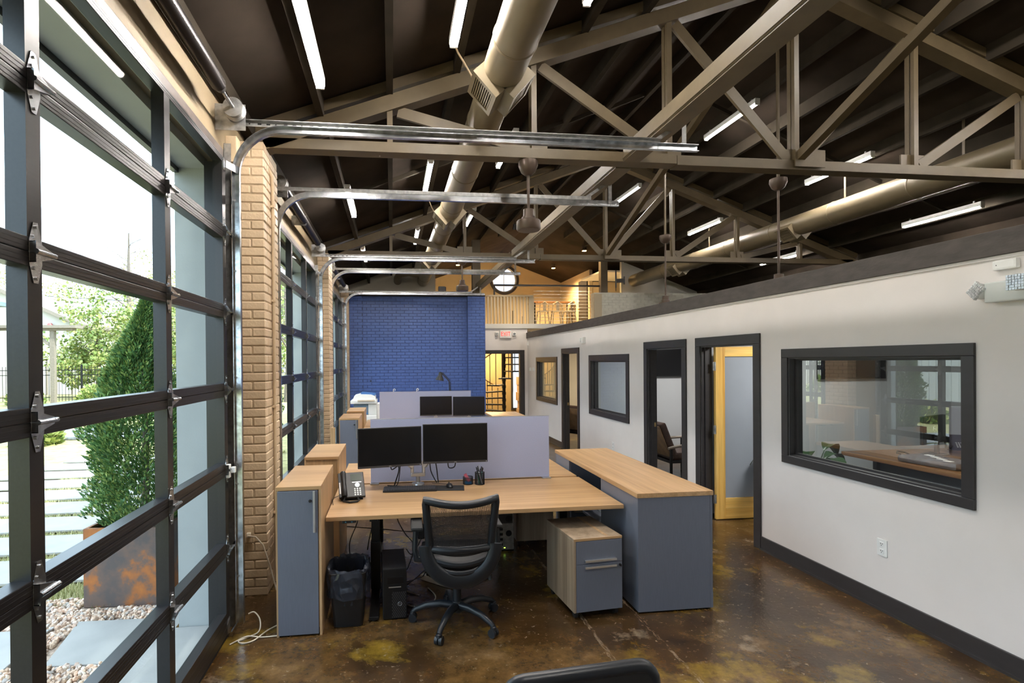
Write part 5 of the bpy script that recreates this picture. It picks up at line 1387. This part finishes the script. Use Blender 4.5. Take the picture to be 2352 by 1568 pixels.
obj('fan_grille', MB().cyl((.03, -.111, .325), (.03, -.1085, .325), .034, 18), 'black', bp_, **L_)
obj('fan_grille', MB().cyl((.03, -.1075, .18), (.03, -.1045, .18), .030, 18), 'black', bp_, **L_)
for k in range(4): obj('port', MB().box((-.06, -.108, .06+.05*k), (-.03, -.1045, .085+.05*k)), 'black', bp_, **L_)
obj('status_light', MB().box((-.02, -.107, .035), (-.005, -.1045, .042)), emit('green_led', (.5, 1, .1), 1.5), bp_, **L_)
# waste bin and liner
t = thing('waste_bin', 'black plastic waste bin beside the nearest slate door cabinet', 'waste bin', (-.325, 3.90, 0))
def rr(w, d, r, n=5):
    out = []
    for cx, cy, a0 in ((w-r, d-r, 0), (-w+r, d-r, 90), (-w+r, -d+r, 180), (w-r, -d+r, 270)):
        for k in range(n):
            a = math.radians(a0+90*k/(n-1)); out.append((cx+r*math.cos(a), cy+r*math.sin(a)))
    return out
def loft(levels):
    mb = MB(); R_ = []
    for w, d, z in levels: R_.append([mb.bm.verts.new((x, y, z)) for x, y in rr(w, d, .03)])
    for A, B in zip(R_, R_[1:]):
        for k in range(len(A)): mb.bm.faces.new((A[k], A[(k+1) % len(A)], B[(k+1) % len(A)], B[k]))
    mb.bm.faces.new(R_[0][::-1]); mb.bm.faces.new(R_[-1]); return mb
obj('bin_body', loft([(.098, .125, 0), (.104, .132, .004), (.132, .165, .392), (.129, .162, .394), (.100, .127, .02)]), 'black', t, smooth=True, **L_)
lin = MB(); random.seed(21); R_ = []
for i, (w, d, z) in enumerate(((.115, .145, .16), (.122, .155, .30), (.126, .158, .385), (.133, .166, .412), (.150, .182, .405), (.150, .186, .36), (.152, .188, .31), (.148, .186, .26), (.150, .186, .215))):
    ring = []
    for j in range(44):
        a = 2*PI*j/44; e = .72
        x = w*math.copysign(abs(math.cos(a))**e, math.cos(a)); y = d*math.copysign(abs(math.sin(a))**e, math.sin(a))
        n1 = .017 if i > 2 else .004
        ring.append(lin.bm.verts.new((x+(random.random()-.5)*n1*1.4, y+(random.random()-.5)*n1*1.4, z+(random.random()-.5)*n1*1.8)))
    R_.append(ring)
for A, B in zip(R_, R_[1:]):
    for k in range(44): lin.bm.faces.new((A[k], A[(k+1) % 44], B[(k+1) % 44], B[k]))
def liner_mat():
    m = bpy.data.materials.new('smoky_liner'); m.use_nodes = True; nt = m.node_tree; nt.nodes.clear(); N = nt.nodes.new
    o = N('ShaderNodeOutputMaterial'); t_ = N('ShaderNodeBsdfTransparent'); t_.inputs[0].default_value = (.55, .57, .62, 1)
    p = N('ShaderNodeBsdfPrincipled'); p.inputs['Base Color'].default_value = (.035, .04, .055, 1); p.inputs['Roughness'].default_value = .12
    mx = N('ShaderNodeMixShader'); mx.inputs[0].default_value = .6
    nt.links.new(t_.outputs[0], mx.inputs[1]); nt.links.new(p.outputs[0], mx.inputs[2]); nt.links.new(mx.outputs[0], o.inputs[0]); return m
t2 = thing('bin_liner', 'smoky clear plastic liner folded over the black waste bin rim', 'bin bag', (-.325, 3.90, .2))
for v in lin.bm.verts: v.co.z -= .2
obj('bag', lin, liner_mat(), t2, **L_)
# power strip and floor cables under the desk
t = thing('power_strip', 'beige power strip lying on the floor under the front desk', 'power strip', (.36, 4.42, 0), -.75)
obj('strip_body', MB().box((-.16, -.028, .002), (.16, .028, .045), .006), 'whitecable', t, **L_)
for k in range(5):
    s = obj('socket', MB().box((-.14+.058*k, -.018, .0452), (-.10+.058*k, .018, .047)), 'white', t, **L_)
obj('end_hole', MB().cyl((.1595, -.010, .024), (.1615, -.010, .024), .006, 10).cyl((.1595, .010, .024), (.1615, .010, .024), .006, 10), 'black', t, **L_)
obj('plug', MB().box((-.10, -.02, .047), (-.05, .02, .085), .006), 'black', t, **L_); obj('plug', MB().box((.0, -.02, .047), (.05, .02, .08), .006), 'black', t, **L_)
cable([(.20, 4.20, .006), (.05, 4.30, .006), (.10, 4.05, .006), (.25, 4.0, .006), (.33, 4.15, .006), (.28, 4.32, .008)], .005, 'cream cable looping on the floor beside the power strip', 'whitecable')
CB = [[(-.36, 4.62, .73), (-.30, 4.55, .55), (-.37, 4.5, .35), (-.35, 4.45, .2)],
      [(-.16, 4.62, .73), (-.06, 4.5, .66), (.08, 4.5, .68), (.12, 4.6, .73)],
      [(-.12, 4.65, .73), (-.16, 4.55, .55), (-.20, 4.5, .40), (-.22, 4.45, .30)],
      [(.12, 4.55, .73), (.22, 4.5, .55), (.26, 4.55, .40), (.16, 4.45, .25), (.1, 4.3, .35)],
      [(.08, 4.5, .72), (.03, 4.45, .58), (.09, 4.5, .42), (.17, 4.5, .30), (.12, 4.35, .18), (.06, 4.26, .16)],
      [(-.40, 4.6, .46), (-.1, 4.55, .44), (.2, 4.5, .42), (.45, 4.5, .47)],
      [(.18, 4.55, .73), (.24, 4.5, .6), (.36, 4.5, .55), (.46, 4.45, .62)],
      [(.28, 4.6, .40), (.20, 4.5, .48), (.14, 4.4, .60), (.10, 4.5, .72)],
      [(.80, 4.7, .72), (.78, 4.6, .45), (.84, 4.5, .30), (.80, 4.45, .18), (.70, 4.45, .12)],
      [(.86, 4.55, .60), (.82, 4.5, .35), (.86, 4.5, .15), (.95, 4.6, .04)],
      [(.30, 4.45, .05), (.42, 4.35, .03), (.55, 4.45, .015), (.70, 4.4, .012), (.85, 4.5, .012)],
      [(.24, 4.4, .07), (.32, 4.5, .12), (.40, 4.52, .10), (.52, 4.55, .02), (.80, 4.6, .012)],
      [(.05, 4.3, .012), (.18, 4.42, .05), (.28, 4.50, .09), (.36, 4.42, .09)],
      [(-.20, 4.45, .20), (-.16, 4.4, .10), (-.05, 4.38, .02), (.10, 4.45, .012), (.25, 4.5, .03)]]
nm = ('by the waste bin', 'between the desk legs', 'beside the black desk leg', 'behind the chair arm', 'reaching the black computer tower', 'stretched flat across the desk underside', 'in a shallow arc behind the chair back', 'crossing the others behind the chair arm', 'beyond the chair on the pedestal side', 'dropping beside the white topped machine', 'lying on the floor beyond the chair', 'curling over the power strip', 'at the foot of the black computer tower', 'lying behind the waste bin')
for p, s in zip(CB, nm): cable(p, .0045, 'thin black cable under the front desk '+s)
t = thing('power_adapter', 'black power adapter hanging in the cables under the front desk', 'power adapter', (.235, 4.5, .40))
obj('brick_body', MB().box((.205, 4.47, .36), (.265, 4.53, .46), .012), 'black', t)
obj('lead', MB().tube([(.235, 4.5, .46), (.24, 4.5, .55), (.22, 4.52, .72)], .004, 6), 'cable', t)
# copier at the blue wall
t = thing('copier', 'white office copier with grey paper tray standing at the blue wall', 'copier', (-.60, 11.55, 0))
X0, X1, Y0, Y1 = -.85, -.33, 11.25, 11.85
obj('cabinet_body', MB().box((X0+.02, Y0, .03), (X1, Y1, .76), .012), 'white', t)
for z in (.08, .31, .54): obj('paper_drawer', MB().box((X0+.04, Y0-.012, z), (X1-.02, Y0-.0005, z+.20), .006), 'white', t)
obj('output_column', MB().box((X0+.34, Y0, .761), (X1, Y1, 1.0), .01), 'white', t)
obj('output_bay', MB().box((X0+.03, Y0+.06, .765), (X0+.335, Y1-.02, .99), .004), pm('blue_grey_bay', (.24, .32, .42), .5), t)
obj('output_tray', MB().box((X0+.03, Y0+.0, .80), (X0+.33, Y0+.059, .83), .004, Matrix.Rotation(.2, 3, 'Y')), pm('blue_tray', (.10, .28, .55), .5), t)
obj('scanner_deck', MB().box((X0-.03, Y0-.04, 1.0005), (X1, Y1, 1.07), .012), 'white', t)
obj('control_panel', MB().box((X0+.12, Y0-.06, 1.05), (X1-.04, Y0-.02, 1.085), .004), 'whitecable', t)
obj('document_feeder', MB().prism([(X0+.01, 1.071), (X1-.02, 1.071), (X1-.03, 1.15), (X1-.12, 1.19), (X0+.16, 1.20), (X0+.05, 1.17)], 'Y', Y0+.02, Y1-.05), 'white', t)
obj('feeder_tray', MB().prism([(X0+.18, 1.2005), (X1-.06, 1.165), (X1-.02, 1.20), (X0+.19, 1.235)], 'Y', Y0+.08, Y1-.12), pm('blue_feeder', (.06, .16, .40), .4), t)
single('white_cabinet', MB().box((-.325, 11.30, .01), (-.22, 11.85, .985), .004), 'white', 'narrow white cabinet wedged between the copier and the farther partition', 'cabinet', (-.27, 11.55, .0))
single('oak_board', MB().box((-.93, 8.02, .02), (-.86, 8.08, .90), .003), 'oakz', 'narrow oak board standing between garage door and farther slate cabinet', 'board', (-.9, 8.05, .02))
# desk things of the second group
t = thing('keyboard', 'dark keyboard in front of the farther monitor pair', 'keyboard', (.95, 8.72, ZT))
obj('case', MB().box((-.22, -.07, 0), (.22, .07, .018), .004), 'black', t, **L_)
# ================================================================== OUTSIDE
G = -.04
random.seed(40)
struct('ground', MB().box((-90, -60, -.4), (-1.53, 110, G-.03)), 'grass')
gr = MB().box((-4.4, -.5, G-.029), (-1.56, 4.62, G-.005)); o = struct('ground_gravel', gr, 'gravelbase')
struct('ground_apron', MB().box((-1.80, -2, G-.004), (-1.56, 13, G+.012), .004), 'concrete')
def slab(x0, x1, y0, y1, lab, sk=0.):
    mb = MB().prism([(x0, y0), (x1, y0-sk*.2), (x1-sk*.3, y1-sk*.2), (x0-sk, y1)], 'Z', G-.004, G+.022)
    bmesh.ops.bevel(mb.bm, geom=[e for e in mb.bm.edges], offset=.004, segments=1, affect='EDGES')
    return single('paving_slab', mb, 'concrete', lab, 'slab', ((x0+x1)/2, (y0+y1)/2, G), group=None)
SL = [(-2.20, -1.68, 3.58, 4.17, 'square pale slab set in the pebbles outside the nearest garage door', .12), (-3.15, -2.42, 3.52, 4.10, 'pale slab in the pebbles farther from the nearest garage door', .12), (-2.30, -1.84, 2.55, 3.25, 'pale slab in the pebbles nearest the viewer outside', .05)]
for a in SL: slab(*a)
ordn = ['first', 'second', 'third', 'fourth', 'fifth', 'sixth', 'seventh', 'eighth', 'ninth']
for k in range(9):
    y0 = 4.98+.76*k
    slab(-7.2+.1*k, -2.50, y0, y0+.58, '%s long pale walkway slab on the lawn, counted from the pebbles' % ordn[k])
# strips of turf between the slabs: lawn colour shows there; low grass tufts on them
tf = MB()
def tuft(x, y, z=G-.03, h=.035):
    for q in range(4):
        a = random.random()*2*PI; b = random.random()*.02; hh = h*(.5+random.random())
        p = Vector((x+b*math.cos(a), y+b*math.sin(a), z)); d = Vector((math.cos(a), math.sin(a), 0)); s = Vector((-d.y, d.x, 0))*.004
        tf.bm.faces.new([tf.bm.verts.new(p-s), tf.bm.verts.new(p+s), tf.bm.verts.new(p+d*hh*.5+Vector((0, 0, hh)))])
for k in range(9):
    for i in range(900): tuft(-5.5+3.2*random.random(), 4.98+.76*k+.58+.18*random.random(), h=.05)
for i in range(2500): tuft(-3.2+1.3*random.random(), 4.45+.5*random.random(), h=.045)
o = single('grass_tufts', tf, M['foliage3'], 'short dry grass between the walkway slabs', 'grass', (-3, 6, G)); o['kind'] = 'stuff'
pb = MB(); ico = []
tmp = bmesh.new(); bmesh.ops.create_icosphere(tmp, subdivisions=1, radius=1); tmp.verts.ensure_lookup_table()
IV = [v.co.copy() for v in tmp.verts]; IF = [[v.index for v in f.verts] for f in tmp.faces]; tmp.free()
inslab = lambda x, y: any(a[0]-.10 < x < a[1]+.0 and a[2] < y < a[3] for a in SL) or x > -1.80
V, Fc = [], []
cnt = 0
while cnt < 7500:
    x, y = -3.6+1.85*random.random(), 2.3+2.3*random.random()
    if inslab(x, y) or (-2.46 < x < -1.78 and 4.38 < y): continue
    r = .010+.013*random.random(); z = G-.004+r*.3+random.random()*.012; cnt += 1
    R = Euler((random.random()*6, random.random()*6, random.random()*6)).to_matrix(); s = (r*1.25, r*.95, r*.7); b = len(V)
    for v in IV: V.append(R @ Vector((v.x*s[0], v.y*s[1], v.z*s[2])) + Vector((x, y, z)))
    for f in IF: Fc.append([b+i for i in f])
me = bpy.data.meshes.new('pebbles'); me.from_pydata(V, [], Fc); me.materials.append(M['pebble'])
o = bpy.data.objects.new('pebbles', me); COL.objects.link(o); o['kind'] = 'stuff'; tag(o, 'mixed tan and grey pebbles outside the nearest garage door', 'gravel')
# planters with evergreens
def leafcloud(mb, n, fn, size, up=.5, w=.35):
    for i in range(n):
        p, nrm = fn()
        d = (nrm+Vector((random.gauss(0, .5), random.gauss(0, .5), random.gauss(up, .4)))).normalized()
        s = d.cross(Vector((random.gauss(0, 1), random.gauss(0, 1), random.gauss(0, 1)))).normalized()
        L = size*(.6+.8*random.random())
        a = p-s*L*w*.2; b = p+d*L*.45-s*L*w; c = p+d*L*.45+s*L*w; e = p+d*L
        vs = [mb.bm.verts.new(q) for q in (p, c, e, b)]
        mb.bm.faces.new(vs)
def planter(x, y, rz, lab, labt, f=[None]):
    if f[0]:
        dup(f[0][0], (x, y, G), rz, lab); dup(f[0][1], (x, y, G+.55), rz+1.3, labt); return
    t = thing('planter_box', lab, 'planter', (x, y, G), rz)
    W, H = .31, .62
    for s in (-1, 1):
        obj('side_plate', MB().box((-W, s*W-.004 if s < 0 else W-.004, 0), (W, -W+.004 if s < 0 else W+.004, H), .002), 'rust', t, **L_)
        obj('side_plate', MB().box((s*W-.004, -W+.0045, 0), (s*W+.004, W-.0045, H), .002), 'rust', t, **L_)
    for a, b in (((-W+.004, -W+.004), (W-.004, -W+.025)), ((-W+.004, W-.025), (W-.004, W-.004)), ((-W+.004, -W+.0255), (-W+.025, W-.0255)), ((W-.025, -W+.0255), (W-.004, W-.0255))):
        obj('rim', MB().box((*a, H-.012), (*b, H+.002)), 'rust', t, **L_)
    obj('soil', MB().box((-W+.005, -W+.005, .02), (W-.005, W-.005, H-.05)), 'soil', t, **L_)
    e = thing('evergreen_shrub', labt, 'shrub', (x, y, G+.55), rz)
    obj('trunk', MB().tube([(0, 0, .0), (.01, .01, .5), (0, .02, 1.2), (.02, 0, 1.9)], [.035, .03, .02, .008], 8), 'bark', e, **L_)
    random.seed(77); mb = MB()
    lobes = [(random.gauss(0, .12), random.gauss(0, .12), .15+1.5*random.random()) for _ in range(60)]
    def fn():
        while True:
            z = random.random()**.9
            top = 1.0 if random.random() < .5 else .92
            R = .37*(1-.18*(2*z-.55)**2)*min(1, (1.03-z)*1.7)*(1 if z > .06 else .75)
            a = random.random()*2*PI; lump = 1+.14*math.sin(a*5+z*19)+.12*math.sin(a*9-z*33)
            rr_ = R*lump*(.55+.5*random.random()**.45)
            n = Vector((math.cos(a), math.sin(a), .25))
            tw = .05*math.sin(z*7)
            return Vector((rr_*math.cos(a)+tw, rr_*math.sin(a), .04+z*1.86)), n
    leafcloud(mb, 48000, fn, .040, .75, .17)
    o = obj('foliage', mb, 'foliage1', e, **L_); o['kind'] = 'stuff'
    f[0] = (t, e)
planter(-2.105, 4.74, -.06, 'rust stained steel planter box outside the nearest garage door', 'tall bushy evergreen growing in the nearest rusty planter')
planter(-2.30, 9.00, .02, 'second steel planter box, outside the middle garage door', 'second evergreen, behind the glass of the middle garage door')
# iron fence
t = thing('iron_fence', 'black iron picket fence at the far edge of the lawn', 'fence', (-17, 30, G))
for z in (1.32, 1.58, .15): obj('rail', MB().box((-30, 30.0, z), (-3, 30.03, z+.04)), 'iron', t)
for k in range(75):
    x = -22+.16*k
    obj('picket', MB().box((x-.009, 30.006, G), (x+.009, 30.024, 1.80)), 'iron', t)
for k in range(9): obj('post', MB().box((-26.0+2.4*k-.04, 29.98, G), (-26.0+2.4*k+.04, 30.05, 1.90)), 'iron', t)
# white ribbed metal building to the left
t = thing('metal_building', 'white ribbed metal building across the yard with blue grey roof', 'building', (-22, 5, 0))
obj('wall', MB().box((-27, -30, G-.03), (-17, 25, 4.5)), 'ribmetal', t)
rb = MB()
for k in range(170): rb.box((-17.0, -29.8+.32*k, G), (-16.955, -29.8+.32*k+.06, 4.48))
for k in range(30): rb.box((-26.8+.33*k, 25.0, G), (-26.74+.33*k, 25.045, 4.48))
o = obj('wall_ribs', rb, 'ribmetal', t); o['kind'] = 'stuff'
obj('roof', MB().prism([(-27.4, 4.45), (-16.7, 4.45), (-16.7, 4.62), (-22, 6.2), (-27.4, 4.62)], 'Y', -30.3, 25.4), 'roofgrey', t)
for y in (-2.0, 7.5): obj('wall_lamp', MB().box((-16.95, y, 3.2), (-16.7, y+.35, 3.4), .02), 'white', t)
obj('downpipe', MB().tube([(-16.93, 20.5, 4.4), (-16.9, 21.5, 2.6), (-16.9, 23.5, 1.6), (-16.9, 24.6, 1.3)], .05, 8), 'white', t)
# cream building
t = thing('cream_building', 'cream building with sloping roof line beyond the iron fence', 'building', (-24, 37, 0))
obj('wall', MB().prism([(-34, G-.03), (-20.4, G-.03), (-20.4, 4.45), (-25, 6.6), (-34, 6.6)], 'Y', 37, 46), 'cream', t)
obj('roof', MB().prism([(-20.0, 4.30), (-20.0, 4.52), (-25, 6.9), (-34.4, 6.9), (-34.4, 6.65), (-25, 6.65)], 'Y', 36.6, 46.4), 'greywood', t)
for x in (-22.7, -21.2): 
    d = obj('door', MB().box((x-.45, 36.94, G), (x+.35, 36.99, 2.15), .01), 'white', t)
    obj('door_frame', MB().box((x-.53, 36.95, G), (x-.451, 36.999, 2.25)).box((x+.351, 36.95, G), (x+.43, 36.999, 2.25)).box((x-.53, 36.95, 2.16), (x+.43, 36.999, 2.25)), 'greywood', d)
for x, z, m in ((-22.0, 4.4, 'red'), (-21.0, 4.1, 'grey')): obj('wall_lamp', MB().lathe([(.05, .0), (.18, .02), (.10, .18), (.03, .2)], 12, (x, 36.85, z)), pm('lamp_'+m, (.45, .10, .10) if m == 'red' else (.4, .4, .4), .5), t)
t = thing('pergola', 'weathered wooden post with a beam top in front of the iron fence', 'pergola', (-16.9, 28.5, G))
obj('post', MB().box((-17.0, 28.42, G), (-16.8, 28.62, 3.60)), 'greywood', t)
obj('beam', MB().box((-21, 28.35, 3.605), (-15.9, 28.7, 3.72)).box((-21, 28.2, 3.72), (-15.7, 28.9, 3.86)), 'greywood', t)
obj('brace', MB().beam((-16.95, 28.52, 2.8), (-17.9, 28.52, 3.6), .12, .12), 'greywood', t)
# trees
def crown(n, R, H, z0, mat, size, seed):
    random.seed(seed); mb = MB()
    blobs = [(random.gauss(0, .45)*R, random.gauss(0, .45)*R, z0+H*random.random(), R*(.28+.3*random.random())) for _ in range(16)]
    def fn():
        b = random.choice(blobs); v = Vector((random.gauss(0, 1), random.gauss(0, 1), random.gauss(0, 1))).normalized()
        return Vector(b[:3])+v*b[3]*(.5+.5*random.random()), v
    leafcloud(mb, n, fn, size, .0, .42); return mb
def trunk(H, R, seed, twigs, mat='bark'):
    random.seed(seed); mb = MB().tube([(0, 0, 0), (.1, .05, H*.3), (-.05, .1, H*.65), (.05, 0, H)], [R, R*.8, R*.5, R*.15], 7)
    for i in range(twigs):
        z = H*(.25+.7*i/twigs); a = random.random()*2*PI; L = H*.38*(1.15-z/H); p = Vector((0, 0, z)); pts = [p]; rad = [R*.35*(1.1-z/H)]
        for k in range(4):
            p = p+Vector((math.cos(a+random.gauss(0, .4)), math.sin(a+random.gauss(0, .4)), .35+.4*random.random()))*L/4; pts.append(p); rad.append(max(.006, rad[0]*(1-(k+1)/4.3)))
        mb.tube(pts, rad, 5)
        for q in range(5):
            s = pts[1+q % 4]; b = a+random.gauss(0, .9)
            mb.tube([s, s+Vector((math.cos(b), math.sin(b), .5))*L*.22, s+Vector((math.cos(b+.3), math.sin(b+.3), .9))*L*.38], [.02, .012, .005], 4)
    return mb
def tree(x, y, H, R, lab, kind, seed, n=6500, size=.17):
    t = thing(('leafy_tree', 'pale_tree', 'bare_tree')[kind], lab, 'tree', (x, y, G-.03))
    o = obj('trunk', trunk(H*(.8 if kind < 2 else 1), .05*H*.5, seed, 9 if kind < 2 else 16), 'bark', t, **L_)
    if kind < 2:
        c = obj('foliage', crown(n, R, H*.72, H*.26, 0, size, seed+1), ('foliage2', 'foliage3')[kind], t, **L_); c['kind'] = 'stuff'
    return t
TR = [(-17.2, 33, 5.8, 2.3, 'leafy green tree beside the cream building beyond the fence', 0), (-14.3, 32.5, 5.2, 2.2, 'leafy green tree behind the nearest evergreen', 0),
      (-21.5, 52, 10.5, 3.8, 'tall pale spring tree rising behind the cream building', 1), (-16, 46, 9, 3.4, 'pale yellow green tree beyond the leafy trees', 1),
      (-11.6, 36, 6.2, 2.6, 'leafy tree seen past the grey door jamb', 0), (-9.5, 44, 8.5, 3.2, 'pale tree far behind the walkway', 1),
      (-12.8, 41, 9.0, 3, 'bare branched tree reaching above the rail of the nearest garage door', 2), (-21, 45, 12.5, 3, 'tall bare tree over the cream building', 2), (-9.3, 30, 9.5, 3, 'bare tree close to the grey door jamb', 2),
      (-7.6, 30, 6.0, 2.6, 'leafy tree seen through the middle garage door', 0), (-5.2, 27, 8, 2.6, 'bare tree seen through the middle garage door', 2), (-5.0, 36, 7.0, 3, 'pale tree seen through the middle garage door', 1), (-6.0, 52, 9, 4, 'pale tree far off behind the farthest garage door', 1), (-32, 50, 11, 4, 'pale tree at the far side behind the metal building', 1)]
for i, a in enumerate(TR): tree(*a, 100+i*7)
def bush(x, y, r, lab):
    random.seed(int(x*10)); mb = MB()
    def fn():
        v = Vector((random.gauss(0, 1), random.gauss(0, 1), abs(random.gauss(0, 1)))).normalized(); return Vector((v.x*r, v.y*r, v.z*r*1.3))*(.5+.5*random.random()), v
    leafcloud(mb, 900, fn, .16, .2, .35)
    t = thing('garden_bush', lab, 'bush', (x, y, G-.03)); o = obj('foliage', mb, 'foliage2', t, **L_); o['kind'] = 'stuff'; obj('stem', MB().cyl((0, 0, 0), (0, 0, r*.6), .03, 6), 'bark', t, **L_)
bush(-17.8, 27.9, .75, 'low bush in front of the iron fence near the pergola post'); bush(-15.0, 28.4, .7, 'low bush in front of the iron fence behind the evergreen'); bush(-8.6, 13.9, .45, 'small yellow green bush at the end of the lawn')
single('power_line', MB().tube([(-40, 58, 9.2), (-28, 58, 8.5), (-18, 58, 8.2), (-6, 58, 8.6), (6, 58, 9.4)], .035, 5), 'iron', 'dark power line crossing the sky above the trees', 'wire', (-18, 58, 8.2))
single('rock_bed', MB().box((-10.5, 14.6, G-.03), (-6.4, 16.4, G+.06), .03), pm('slate_rock', (.20, .21, .24), .8, var=.5, scale=8, bump=.4, bscale=12), 'grey rock bed at the far end of the lawn', 'rocks', (-8.4, 15.5, G))
